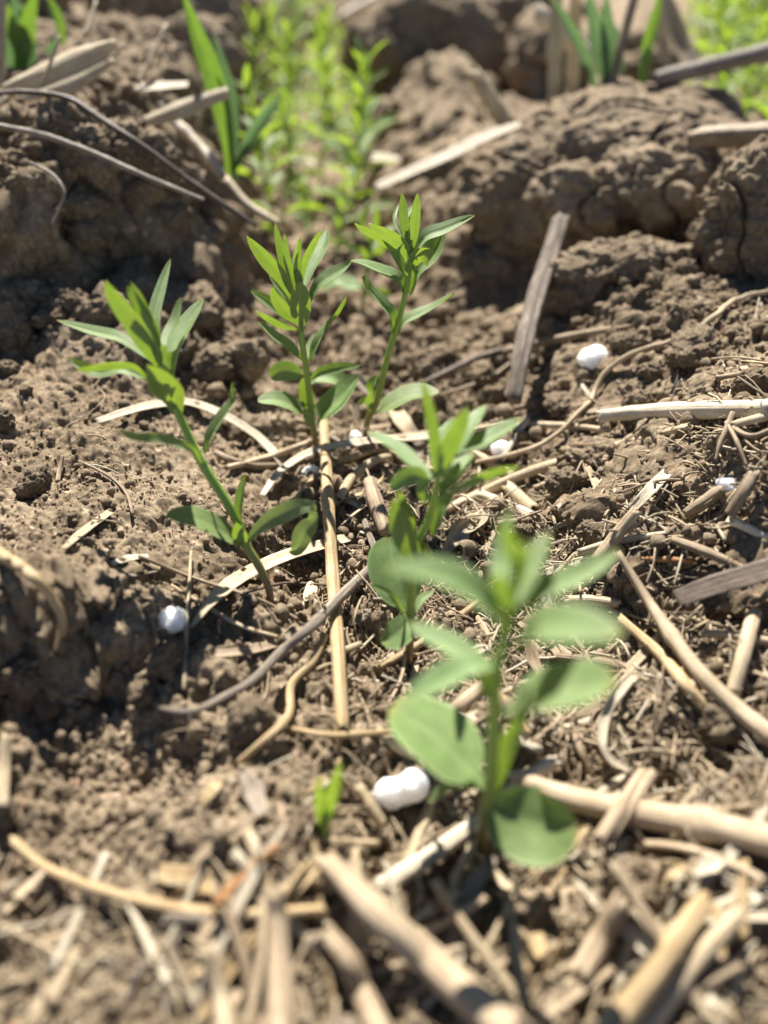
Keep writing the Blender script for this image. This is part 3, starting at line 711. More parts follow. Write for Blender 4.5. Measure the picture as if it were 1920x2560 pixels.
stalk(SS, "short thick rounded straw piece right of the nearest seedling's upper leaf", "straw", "pale", [(1422, 1500), (1480, 1500), (1546, 1508)], [24, 26, 20], 0.14)
stalk(SS, "bleached straw above the nearest seedling's right upper leaf", "straw", "white", [(1450, 1380), (1550, 1352), (1662, 1336)], [18, 20, 16], 0.16)
stalk(SS, "broad pale pinkish straw pointing up away from the nearest seedling", "straw", "pink", [(1490, 1400), (1540, 1340), (1590, 1278)], [30, 34, 28], 0.3)
blade(SL, "flat pale straw leaf behind the nearest seedling's right upper leaf", "straw", "white", [(1365, 1432), (1440, 1408), (1530, 1384)], [20, 26, 18], 0.14, 0.3)
stalk(SS, "thin reddish straw lying right of the broad pinkish straw", "straw", "orange", [(1600, 1396), (1665, 1398), (1732, 1402)], [12, 15, 12], 0.1)
stalk(SS, "brown straw lying above the dark grey bark strip", "straw", "brown", [(1680, 1348), (1770, 1382), (1860, 1422)], [20, 26, 22], 0.14)
stalk(SS, "pale straw standing out steeply near the right edge", "straw", "pale", [(1884, 1535), (1860, 1630), (1832, 1735)], [34, 36, 34], 0.35)
stalk(SS, "level pale straw running off the right edge below the bark strip", "straw", "pale", [(1755, 1582), (1840, 1590), (1940, 1606)], [20, 24, 26], 0.16)
stalk(SS, "dim straw in the shade right of the nearest seedling's stem", "straw", "brown", [(1370, 1640), (1480, 1650), (1560, 1668), (1640, 1690)], [18, 24, 24, 18], 0.1)
blade(SL, "dark dry leaf hanging behind the nearest seedling's stem", "dry leaf", "brown", [(1318, 1600), (1332, 1650), (1352, 1690)], [12, 34, 14], 0.3, 0.5)
stalk(SS, "pinkish cut straw behind the nearest seedling's left cotyledon", "straw", "pink", [(1118, 1792), (1160, 1755), (1205, 1716)], [36, 40, 34], 0.2)
stalk(SS, "thin brown stalk standing behind the nearest seedling's right oval leaf", "straw", "brown", [(1425, 1800), (1450, 1870), (1474, 1925)], [18, 20, 20], 0.2)
stalk(SS, "short brown stub right of the nearest seedling's stem", "straw", "brown", [(1410, 1825), (1404, 1890), (1400, 1935)], [24, 28, 28], 0.2)
# bottom
stalk(SS, "thick pinkish straw with swollen joints across the lower right", "straw", "pink",
      [(1284, 1945), (1423, 1993), (1597, 2032), (1770, 2062), (1960, 2108)], [46, 58, 68, 72, 78], 0.3, 16, nodes=(0.46, 0.72))
stalk(SS, "pale straw stub with a ragged end behind the nearest seedling's foot", "straw", "white", [(1262, 1988), (1320, 1945), (1385, 1905)], [32, 38, 36], 0.3)
for i, dx in enumerate((0, 26)):
    stalk(SS, ("ridged straw bundle standing across the thick pinkish straw", "thin straw beside the ridged bundle across the thick pinkish straw")[i], "straw", "pink",
          [(1606+dx, 1932), (1545+dx, 2028), (1494+dx, 2102)], [30-8*i, 34-8*i, 30-8*i], 0.5, ridges=0.16)
stalk(SS, "thick blurred pinkish straw slanting across the bottom middle", "straw", "pink", [(815, 2150), (960, 2300), (1080, 2405), (1290, 2590)], [58, 78, 88, 100], 0.45, 16)
stalk(SS, "pale straw pointing at the nearest seedling's foot from the lower left", "straw", "white", [(1195, 2055), (1076, 2140), (950, 2222)], [38, 44, 46], 0.3)
stalk(SS, "thick pale straw running off the bottom right corner", "straw", "gold", [(1762, 2255), (1643, 2412), (1500, 2600)], [50, 64, 74], 0.5, 14, ridges=0.1)
stalk(SS, "second thick straw beside the one at the bottom right corner", "straw", "pale", [(1850, 2285), (1730, 2412), (1590, 2600)], [40, 48, 56], 0.4, 14)
stalk(SS, "shaded cylindrical straw with a sunlit cut end below the nearest seedling", "straw", "pink", [(1448, 2440), (1500, 2350), (1555, 2255)], [56, 58, 52], 0.3, 14)
for px, py, dx, dy, w, lab in ((1310, 2430, 45, -95, 62, "pointed tan seed husk at the bottom edge below the nearest seedling"), (1405, 2125, 60, -60, 46, "tan seed husk under the nearest seedling's broad cotyledon"),
                       (1640, 2205, 72, -45, 44, "tan seed husk left of the paler one in the lower right"), (1735, 2188, 80, -40, 50, "pale yellow seed husk below the thick jointed straw"),
                       ):
    blade(HU, lab, "husk", "gold" if "tan" in lab else "white", [(px, py), (px+dx*.5, py+dy*.5-6), (px+dx, py+dy)], [10, w, 8], 0.22, 0.7, 0.2, thick=0.03)
stalk(SS, "long curved tan straw sweeping in from the lower left edge", "straw", "gold", [(30, 2100), (116, 2169), (278, 2232), (463, 2273), (637, 2284), (810, 2272)], [24, 26, 27, 28, 28, 24], 0.3)
stalk(SS, "upright pale straw crossing the long curved tan straw at the bottom", "straw", "pink", [(689, 2225), (694, 2325), (706, 2600)], [44, 56, 76], 0.5, 14)
stalk(SS, "pinkish straw at the bottom just right of the upright pale straw", "straw", "pink", [(815, 2330), (870, 2400), (903, 2475), (960, 2600)], [44, 56, 60, 66], 0.3, 14)
stalk(SS, "pale straw at the bottom just left of the upright pale straw", "straw", "pale", [(515, 2377), (550, 2480), (570, 2600)], [40, 48, 54], 0.3)
stalk(SS, "thin orange straw leaning left of the green sprout", "straw", "orange", [(694, 2117), (613, 2186), (538, 2261)], [18, 22, 20], 0.3, 8)
blade(SL, "flat brown straw leaf lying behind the long curved tan straw", "straw", "gold", [(395, 2180), (500, 2200), (660, 2235)], [40, 62, 44], 0.1, 0.25)
blade(HU, "small pale yellow chip on the soil left of the green sprout", "chip", "gold", [(500, 2005), (525, 1980), (545, 1955)], [22, 34, 26], 0.1, 0.2)
blade("bark_piece", "rounded pinkish grey bark chip between the yellow chip and the green sprout", "bark", "grey", [(610, 1930), (635, 1980), (655, 2040)], [26, 56, 30], 0.12, 0.4)
stalk(SS, "short tan straw between the green sprout and the double white pellet", "straw", "pale", [(898, 1968), (925, 2010), (955, 2058)], [26, 32, 30], 0.2)
blade(SL, "twisted straw leaf in front of the green sprout", "straw", "pale", [(730, 2135), (780, 2180), (830, 2230)], [26, 44, 30], 0.2, 0.5, (0, 1.0))
stalk(SS, "pale straw leaning at the left edge low down", "straw", "pale", [(18, 1842), (8, 1930), (2, 2020)], [26, 34, 34], 0.25)
# left edge and slope
stalk(SS, "bent tan straw hanging over at the left edge", "straw", "gold", [(-15, 1375), (75, 1436), (133, 1500), (160, 1560), (158, 1590)], [30, 30, 27, 20, 10], 0.3, ell=1.0)
stalk(RT, "thin tan strand splitting off the bent straw at the left edge", "straw", "gold", [(140, 1500), (152, 1550), (148, 1590), (137, 1625)], [12, 14, 13, 8], 0.25, 8)
blade(SL, "short wedge of pale straw on the left slope", "straw", "pale", [(160, 1372), (215, 1325), (278, 1280)], [14, 30, 26], 0.1, 0.3)
blade("bark_piece", "flat pale chip above the thin straw thread on the left", "chip", "white", [(280, 1410), (325, 1396), (372, 1390)], [16, 26, 12], 0.1, 0.2, ragged=.1)
blade("bark_piece", "small grey chip just below the flat pale chip", "chip", "grey", [(310, 1443), (350, 1435), (392, 1427)], [14, 20, 14], 0.1, 0.2, ragged=.1)
stalk(RT, "thin curved root on the lit left slope", "root", "brown", [(197, 1152), (272, 1190), (315, 1232), (332, 1285)], [5, 9, 10, 8], 0.08, 8, hollow=False)
stalk(TW, "tiny upright brown twig on the lit left slope", "twig", "brown", [(157, 1140), (150, 1170), (144, 1204)], [9, 12, 12], 0.1, 8, hollow=False)
# left rear bank
stalk(TW, "upper of two dark twigs slanting down the left bank", "twig", "dark", [(-20, 235, 20.9), (60, 230, 20.8), (170, 246, 20.6), (250, 296, 20.3), (347, 359, 20.0), (480, 457, 19.8), (640, 565, 19.6)], [10, 13, 14, 14, 15, 15, 12], 0, 10, hollow=False, free=True, lumps=0.04)
stalk(TW, "lower of two lumpy grey twigs slanting down the left bank", "twig", "grey", [(-20, 312, 19.6), (116, 340, 19.5), (231, 382, 19.3), (347, 434, 19.1), (509, 500, 19.0)], [15, 15, 14, 14, 9], 0, 10, hollow=False, free=True, lumps=0.12)
stalk(RT, "thin hooked dry root hanging on the left bank", "root", "grey", [(75, 405, 18.7), (133, 438, 18.4), (160, 482, 18.1), (150, 520, 17.9), (130, 560, 17.7)], [6, 9, 9, 8, 5], 0, 8, hollow=False, free=True)
blade(SL, "wedge of dry sheath lying tilted above the segmented straw", "straw", "husk", [(345, 312, 23), (450, 272, 23.4), (572, 228, 23.8)], [28, 50, 30], 0, -0.35, -0.45, thick=0.06, free=True)
stalk(SS, "pale straw in segments slanting under the tilted sheath", "straw", "white", [(400, 265, 25.4), (455, 322, 24.6), (515, 385, 23.8), (556, 442, 23)], [20, 26, 26, 26], 0, free=True, nodes=(0.4,))
stalk(SS, "dull lower stretch of straw below the pale segmented one", "straw", "pale", [(566, 452, 22.8), (620, 512, 22.2), (700, 560, 21.6)], [24, 22, 14], 0, free=True)
blade(HU, "big dry cob like husk with a golden tip on top of the left bank", "husk", "husk", [(10, 222, 22.6), (110, 182, 23), (200, 140, 23.4), (290, 106, 23.8)], [34, 86, 84, 30], 0, -0.5, -0.3, thick=0.07, free=True)
blade(HU, "brown husk shadowed below the big dry husk on the left bank", "husk", "husk", [(60, 245, 22.4), (170, 208, 22.8), (285, 150, 23.4)], [24, 60, 22], 0, -0.5, -0.2, thick=0.05, free=True)
blade(SL, "flat layered straw leaf lying level on the left bank", "straw", "white", [(295, 224, 25.5), (380, 218, 25.5), (470, 212, 25.5)], [24, 40, 26], 0, 0.2, free=True)
for i, (a, b, w) in enumerate((((345, 212, 25.5), (417, 62, 27), 10), ((212, 90, 25), (240, 5, 26), 11), ((262, 165, 24.2), (312, 112, 24.6), 11), ((105, 215, 22.2), (150, 92, 22.6), 10))):
    stalk(SS, ("thin straw standing over the level straw leaf on the left bank", "thin straw standing behind the big dry husk", "short straw between the big dry husk and the thin standing straw",
               "thin curled straw standing in front of the big dry husk")[i], "straw", "pale", [a, b], [w, w*0.8], 0, 8, free=True)
stalk(SS, "thick pale straw standing at the top left edge", "straw", "pale", [(2, 215, 24.5), (4, 100, 25), (6, -20, 25.5)], [18, 20, 20], 0, free=True)
stalk(SS, "short pale straw pointing up from the left edge by the dark twigs", "straw", "white", [(-15, 280, 23), (20, 245, 23.2), (45, 228, 23.4)], [14, 16, 10], 0, free=True)
# right rear: stubble and straw behind the huge clod
stalk(SS, "left one of two upright stubble stalks behind the huge clod", "stubble", "husk", [(1385, 262, 30), (1386, 130, 30.4), (1392, -30, 31)], [36, 33, 30], 0, 14, free=True, nodes=(0.45,))
stalk(SS, "right one of two upright stubble stalks behind the huge clod", "stubble", "husk", [(1430, 250, 30.5), (1434, 120, 31), (1440, -30, 31.5)], [30, 29, 27], 0, 14, free=True)
stalk(SS, "broken stubble stump with a frayed tip left of the huge clod", "stubble", "husk", [(1270, 312, 28.5), (1232, 258, 28.8), (1186, 190, 29.2)], [42, 40, 36], 0, 14, free=True, ridges=0.12)
blade(SL, "frayed pale sheath tip on the broken stubble stump", "straw", "husk", [(1205, 212, 28.9), (1186, 188, 29.1), (1165, 172, 29.2)], [22, 40, 22], 0, 0.6, free=True)
stalk(SS, "pale banded straw leaning behind the upright stubble", "straw", "white", [(1345, 30, 34), (1420, 95, 34), (1505, 168, 34)], [36, 38, 36], 0, 14, free=True, nodes=(0.5,))
blade(SL, "long bleached flat straw leaf running left from the huge clod", "straw", "white", [(1300, 312, 27.5), (1210, 345, 27), (1130, 385, 26.5), (1040, 425, 26), (940, 470, 25.5)], [22, 36, 38, 34, 26], 0, 0.25, 0.0, thick=0.05, free=True)
blade(HU, "broad bleached leaf sheath hanging behind the huge clod", "husk", "husk", [(1650, -20, 36), (1690, 90, 35), (1730, 170, 34), (1785, 248, 33)], [50, 62, 60, 36], 0, 0.5, (0.2, -0.2), thick=0.05, free=True)
blade(HU, "narrow bleached leaf sheath beside the broad one", "husk", "husk", [(1640, 20, 35), (1655, 110, 34.4), (1672, 190, 34)], [26, 36, 24], 0, 0.5, thick=0.05, free=True)
stalk(SS, "brownish straw lying across to the right edge above the huge clod", "straw", "grey", [(1635, 200, 28.5), (1760, 170, 28.2), (1950, 124, 28)], [36, 42, 48], 0, 14, free=True)
stalk(SS, "dull leaning stem right of the upright stubble", "stubble", "brown", [(1528, 225, 28.5), (1555, 110, 29), (1592, -30, 29.6)], [22, 24, 24], 0, free=True)
stalk(SS, "small straw at the top middle above the dark clod", "straw", "white", [(850, 48, 60), (900, 20, 61), (960, -12, 62)], [22, 24, 24], 0, free=True)
blade(SL, "pale straw scrap beyond the bright seedling row", "straw", "white", [(890, 402, 33), (940, 395, 33), (1000, 398, 33)], [16, 34, 16], 0.1, 0.3)
blade(SL, "flat straw scrap left of the far seedling row", "straw", "white", [(720, 392, 36), (760, 400, 36), (800, 415, 36)], [14, 30, 14], 0.1, 0.3)

# ------------------------------------------------------------------ small straw bits thrown over the litter
r2 = random.Random(21)
bits = []
def litter_density(x, y):
    u = x - float(furrow_x(np.array(y)))
    d = 0.10
    d += 1.0*math.exp(-((u-2.2)/2.6)**2)*(1 if y < 13 else math.exp(-((y-13)/3.0)**2))
    d += 0.75*math.exp(-((u)/1.6)**2)*(1 if y < 16 else math.exp(-((y-16)/3.0)**2))
    if y < 5.0: d += 0.55
    if -u > 2.2 and y > 6: d *= 0.12
    return d
def scatter_bits():
    count = 0
    protos = {}
    while count < 215:
        d = math.exp(r2.uniform(math.log(6.2), math.log(20))); s = r2.uniform(-0.55, 0.55)
        y = math.sqrt(max(d*d-58, 1.0)) + r2.uniform(-.8, .8); x = s*d
        if y < 1.5 or r2.random() > litter_density(x, y): continue
        L = min(0.35 + r2.expovariate(1.4), 2.2); a = r2.uniform(0, math.pi)
        if r2.random() < 0.45: a = r2.gauss(0.75, 0.5)
        R = r2.uniform(0.018, 0.055) if r2.random() < 0.7 else r2.uniform(0.05, 0.085)
        n = 12; bow = r2.gauss(0, 0.10)*L*(1 if R < 0.045 else 0.25)
        tt = np.linspace(-0.5, 0.5, n)
        ax = np.array([math.cos(a), math.sin(a)]); pr = np.array([-ax[1], ax[0]])
        xy = np.array([x, y]) + tt[:, None]*L*ax + ((tt*tt*4-0.5)*bow)[:, None]*pr
        g = height(xy[:, 0], xy[:, 1])
        k = max(2, n//3)
        zl = np.interp(np.linspace(0, 1, n), [0, 1], [g[:k].mean(), g[-k:].mean()])
        z = zl + max(0, np.percentile(g-zl, 80)) + R*0.5
        P = np.concatenate([xy, z[:, None]], 1)
        mat = r2.choices(["pale", "gold", "brown", "pink", "grey", "white", "dark"], [5, 3, 2, 3, 2, 3, 1])[0]
        if r2.random() < 0.5:
            V, F, uv = tube(P, np.full(n, R)*(1-0.25*np.abs(tt)*r2.random()), 9, r2, 1.0, 0.1, R > 0.04)
        else:
            V, F, uv = ribbon(P, np.full(n, R*3.0)*(1-0.9*np.abs(tt*2)**3), 0.015, 0.5, (r2.uniform(-.4, .4), r2.uniform(-.6, .2), 1), 5, (r2.uniform(-.5, .5), r2.uniform(-.8, .8)), r2, 0.04)
        o = mesh_obj("straw_fragment", V, F, STRAW[mat], uv=uv)
        tag(o, "short dry straw fragment scattered loose over the soil", "straw", "straw fragments scattered over the soil")
        count += 1
scatter_bits()
def near_heap():
    r3 = random.Random(88)
    for k in range(62):
        px, py = (r3.uniform(1040, 1930), r3.uniform(2130, 2570)) if k % 3 else (r3.uniform(330, 1000), r3.uniform(2250, 2570))
        G, t = on_ground(px, py)
        L = r3.uniform(0.7, 2.0); a = r3.gauss(0.9, 0.6) if px > 1000 else r3.gauss(1.7, 0.7); R = r3.uniform(0.02, 0.06)
        n = 12; tt = np.linspace(-.5, .5, n); ax = np.array([math.cos(a), math.sin(a)])
        xy = G[:2] + tt[:, None]*L*ax + (r3.gauss(0, .05)*L*(tt*tt*4))[:, None]*np.array([-ax[1], ax[0]])
        g = height(xy[:, 0], xy[:, 1]); zl = np.interp(tt, [-.5, .5], [g[:4].mean(), g[-4:].mean()])
        z = zl + max(0, np.percentile(g-zl, 75)) + R*0.5 + r3.uniform(0, 0.25)*(tt+.5)*L
        P = np.concatenate([xy, z[:, None]], 1); mat = r3.choice(["pale", "pale", "pink", "brown", "gold", "white", "grey"])
        if k % 2: V, F, uv = tube(P, np.full(n, R), 10, r3, 1.0, 0.14, R > 0.035)
        else: V, F, uv = ribbon(P, np.full(n, R*3.2)*(1-0.8*np.abs(tt*2)**3), 0.02, 0.5, (r3.uniform(-.4, .4), r3.uniform(-.6, .2), 1), 6, (r3.uniform(-.5, .5), r3.uniform(-.8, .8)), r3, 0.05)
        o = mesh_obj("straw_fragment", V, F, STRAW[mat], uv=uv)
        tag(o, "blurred tan straw piece in the heap along the bottom edge", "straw", "straw heaped along the bottom edge")
near_heap()
def chaff():
    Vs, Fs, UVs, o = {}, {}, {}, {}
    cnt = 0
    for mat in ("pale", "brown", "pink", "white"): Vs[mat], Fs[mat], UVs[mat], o[mat] = [], [], [], 0
    xs = []
    while len(xs) < 7000:
        d = math.exp(r2.uniform(math.log(6.2), math.log(24))); s = r2.uniform(-0.55, 0.55)
        y = math.sqrt(max(d*d-58, 1.0)) + r2.uniform(-.8, .8); x = s*d
        if len(xs) > 5200:
            y = r2.uniform(5.5, 13.0); x = float(furrow_x(np.array(y))) + r2.uniform(0.8, 6.0); xs.append((x, y)); continue
        if y > 1.5 and r2.random() < litter_density(x, y): xs.append((x, y))
    X = np.array(xs); H = height(X[:, 0], X[:, 1])
    for q, ((x, y), h) in enumerate(zip(xs, H)):
        mat = r2.choices(["pale", "brown", "pink", "white"], [4, 3, 3, 2])[0]
        L = min(0.08 + r2.expovariate(4.5 if q <= 5200 else 2.6), 1.1); R = r2.uniform(0.006, 0.024 if q <= 5200 else 0.03); a = r2.uniform(0, 6.28); e = r2.gauss(0, 0.28)
        ax = np.array([math.cos(a)*math.cos(e), math.sin(a)*math.cos(e), math.sin(e)])
        c = np.array([x, y, h + R + abs(math.sin(e))*L*0.35]); bw = r2.gauss(0, 0.12)*L
        tt = np.linspace(-.5, .5, 5); up = np.array([0, 0, 1.0])
        P = c + tt[:, None]*L*ax + ((0.25-tt*tt)*bw*3)[:, None]*up
        V, F, uv = tube(P, np.full(5, R), 5, r2, 1.0, 0.2, False)
        Vs[mat].append(V); Fs[mat] += [tuple(i+o[mat] for i in f) for f in F]; UVs[mat].append(uv); o[mat] += len(V)
    for mat in Vs:
        ob = mesh_obj("straw_chaff", np.concatenate(Vs[mat]), Fs[mat], STRAW[mat], uv=np.concatenate(UVs[mat]), loc=np.zeros(3))
        tag(ob, {"pale": "fine pale straw chaff", "brown": "fine brown plant chaff", "pink": "fine pinkish straw chaff", "white": "fine bleached straw chaff"}[mat] + " strewn over the litter", "chaff", kind="stuff")
chaff()
def fibres():
    by = {"brown": ([], [], [], [0]), "pale": ([], [], [], [0]), "dark": ([], [], [], [0])}
    k = 0
    while k < 900:
        d = math.exp(r2.uniform(math.log(6.4), math.log(22))); s = r2.uniform(-0.55, 0.55)
        y = math.sqrt(max(d*d-58, 1.0)) + r2.uniform(-.8, .8); x = s*d
        if y < 1.5 or r2.random() > litter_density(x, y): continue
        k += 1
        L = min(0.5 + r2.expovariate(1.3), 3.0); a = r2.uniform(0, 6.28); n = 14; R = r2.uniform(0.006, 0.017)
        turn = r2.gauss(0, 1.1)/n; pos = np.array([x, y]); xy = []
        for i in range(n):
            xy.append(pos.copy()); a += turn + r2.gauss(0, 0.12); pos = pos + np.array([math.cos(a), math.sin(a)])*L/n
        xy = np.array(xy); g = height(xy[:, 0], xy[:, 1])
        z = np.maximum(np.convolve(np.pad(g, 2, mode='edge'), np.ones(5)/5, 'valid'), g - 0.02) + R + abs(r2.gauss(0, 0.05))*np.sin(np.linspace(0, 3.1, n))
        V, F, uv = tube(np.concatenate([xy, z[:, None]], 1), np.full(n, R), 5, r2, 1.0, 0.15, False)
        m = r2.choices(["brown", "pale", "dark"], [4, 4, 1])[0]; b = by[m]
        b[0].append(V); b[1].extend(tuple(i+b[3][0] for i in f) for f in F); b[2].append(uv); b[3][0] += len(V)
    for m, b in by.items():
        ob = mesh_obj("root_fibres", np.concatenate(b[0]), b[1], STRAW[m], uv=np.concatenate(b[2]), loc=np.zeros(3))
        tag(ob, "tangle of thin %s root fibres matted into the litter" % m, "root fibres", kind="stuff")
fibres()

# ------------------------------------------------------------------ white pellets
def pellet(label, px, py, w, h, mat=M_PELLET, twin=False, sink=0.25, seed=0):
    G, t = on_ground(px, py + h*0.35)
    r = w*0.5*t/FPX; rz = h*0.5*t/FPX
    P, _ = at_y(px, py, G[1] + r*0.1)
    V, F = ico(5)
    q = V
    rr = 1 + 0.15*fbm(q[:, 0]*1.3+seed, q[:, 1]*1.2, q[:, 2]*1.2, 700+seed, 2)
    d, rd = worley(q[:, 0]*1.05+seed, q[:, 1]*1.05, 710+seed, q[:, 2]*1.05)
    rr = rr + 0.20*(np.sqrt(np.clip(1-(d/1.0)**2, 0, 1))-0.6) + 0.025*fbm(q[:, 0]*5+seed, q[:, 1]*5, q[:, 2]*5, 730, 2)
    if twin:
        A = V*(rr*np.array(1.0))[:, None]*np.array([w*0.62, w*.5, h*0.66])*0.5*t/FPX + P + np.array([-w*0.2, 0, -h*0.12])*t/FPX
        B = V*(rr[::-1])[:, None]*np.array([w*0.56, w*.5, h*0.72])*0.5*t/FPX + P + np.array([w*0.22, 0.02, h*0.16])*t/FPX
        D = V*np.array([w*0.62, w*.5, h*0.64])*0.5*t/FPX + P + np.array([w*0.02, 0, -h*0.02])*t/FPX
        bm = bmesh.new(); me = bpy.data.meshes.new("tmp")
        VV = np.concatenate([A, B, D]); FF = np.concatenate([F, F+len(V), F+2*len(V)])
        for v in VV: bm.verts.new(v)
        bm.verts.ensure_lookup_table()
        for f in FF: bm.faces.new([bm.verts[i] for i in f])
        bm.to_mesh(me); bm.free()
        ob = bpy.data.objects.new("tmp", me); col.objects.link(ob)
        md = ob.modifiers.new("r", 'REMESH'); md.mode = 'VOXEL'; md.voxel_size = r/16
        m2 = ob.modifiers.new("s", 'SMOOTH'); m2.iterations = 14
        dg = bpy.context.evaluated_depsgraph_get(); em = bpy.data.meshes.new_from_object(ob.evaluated_get(dg))
        Vn = np.array([v.co[:] for v in em.vertices]); Fn = [tuple(p.vertices) for p in em.polygons]
        bpy.data.objects.remove(ob); bpy.data.meshes.remove(me); bpy.data.meshes.remove(em)
        o = mesh_obj("white_pellet", Vn, Fn, mat)
    else:
        W = V*rr[:, None]*np.array([r, r*0.95, rz]) + P
        o = mesh_obj("white_pellet", W, F, mat)
    tag(o, label, "pellet", "white pellets on the soil")
pellet("round white pellet with a small knob left of the tall left seedling", 429, 1550, 68, 66, seed=1)
pellet("white pellet on the sunlit right slope beside the long thin root", 1488, 896, 74, 62, seed=2)
pellet("double white pellet like a peanut beside the nearest seedling", 1003, 1976, 136, 120, twin=True, seed=3)
pellet("small greyish translucent pellet lying near the right edge", 1818, 1215, 52, 42, M_CLEAR, seed=4)
pellet("bluish white pellet in the shade of the right slope", 1252, 1122, 44, 36, seed=5)
pellet("small white pellet by the foot of the third seedling", 888, 1096, 34, 34, seed=6)
pellet("tiny white pellet under the wilted leaf of the tall left seedling", 784, 1340, 30, 34, seed=7)
pellet("flat white pellet half hidden by the golden straw stalk", 778, 1180, 46, 22, seed=8)
pellet("blurred white pellet at the foot of the left bank", 575, 560, 26, 22, seed=9)

# ------------------------------------------------------------------ seedlings
SUNV = np.array(sun_dir[:])
rl = random.Random(77)
def wprof(shape, s):
    if shape == 'lance':
        w = s**0.72*(1-s)**0.70; w = w/0.3735; w = np.maximum(w, 0.26*(1-s)**0.4*(s < .4))
        return np.minimum(w, 1.0)
    if shape == 'strap':
        w = np.minimum(1.0, 0.34+1.5*s)*np.clip(1-np.maximum(0, s-0.62)/0.38, 0, 1)**0.62
        return w
    if shape == 'oval':
        return np.maximum(np.sqrt(np.clip(1-((s-0.56)/0.45)**2, 0, 1)), 0.16*(1-s)*(s < .3))
    return np.sqrt(np.clip(1-((s-0.5)/0.52)**2, 0, 1))
def leaf_mesh(C, width, shape, rollA, rollB, cup, wave, seed, n=19, m=9, nrm=None):
    """a thin leaf along C (with distance-scaled WIDTH), cupped across and faintly waved -> V, F, uv"""
    P = spline(C, n); T = np.gradient(P, axis=0); T /= np.linalg.norm(T, axis=1)[:, None]+1e-12
    s = np.linspace(0, 1, n); j = np.linspace(-1, 1, m)
    ww = np.maximum(wprof(shape, s), 0.02)*width
    V = []; UV = []
    for i in range(n):
        if nrm is None:
            v = CAM - P[i]; v = v/np.linalg.norm(v)
        else: v = np.asarray(nrm, float)
        W = np.cross(T[i], v); W /= np.linalg.norm(W)+1e-9
        N = np.cross(W, T[i]); N /= np.linalg.norm(N)+1e-9
        if np.dot(N, v) < 0: N = -N
        r = rollA*(1-s[i]) + rollB*s[i]
        w2 = W*math.cos(r) + N*math.sin(r); n2 = N*math.cos(r) - W*math.sin(r)
        wv = wave*ww[i]*np.sin(s[i]*7.0+seed+np.sign(j)*0.8)*np.abs(j)**1.5
        off = cup*ww[i]*0.5*(np.abs(j)**1.6) - (0.075 if shape == 'lance' else 0.03)*width*np.exp(-(j/0.14)**2) + wv
        V.append(P[i] + (j*ww[i]*0.5)[:, None]*w2 + off[:, None]*n2)
        UV += [(s[i], jj) for jj in j]
    V = np.concatenate(V)
    F = np.array([(i*m+k, i*m+k+1, (i+1)*m+k+1, (i+1)*m+k) for i in range(n-1) for k in range(m-1)])
    return V, F, np.array(UV)
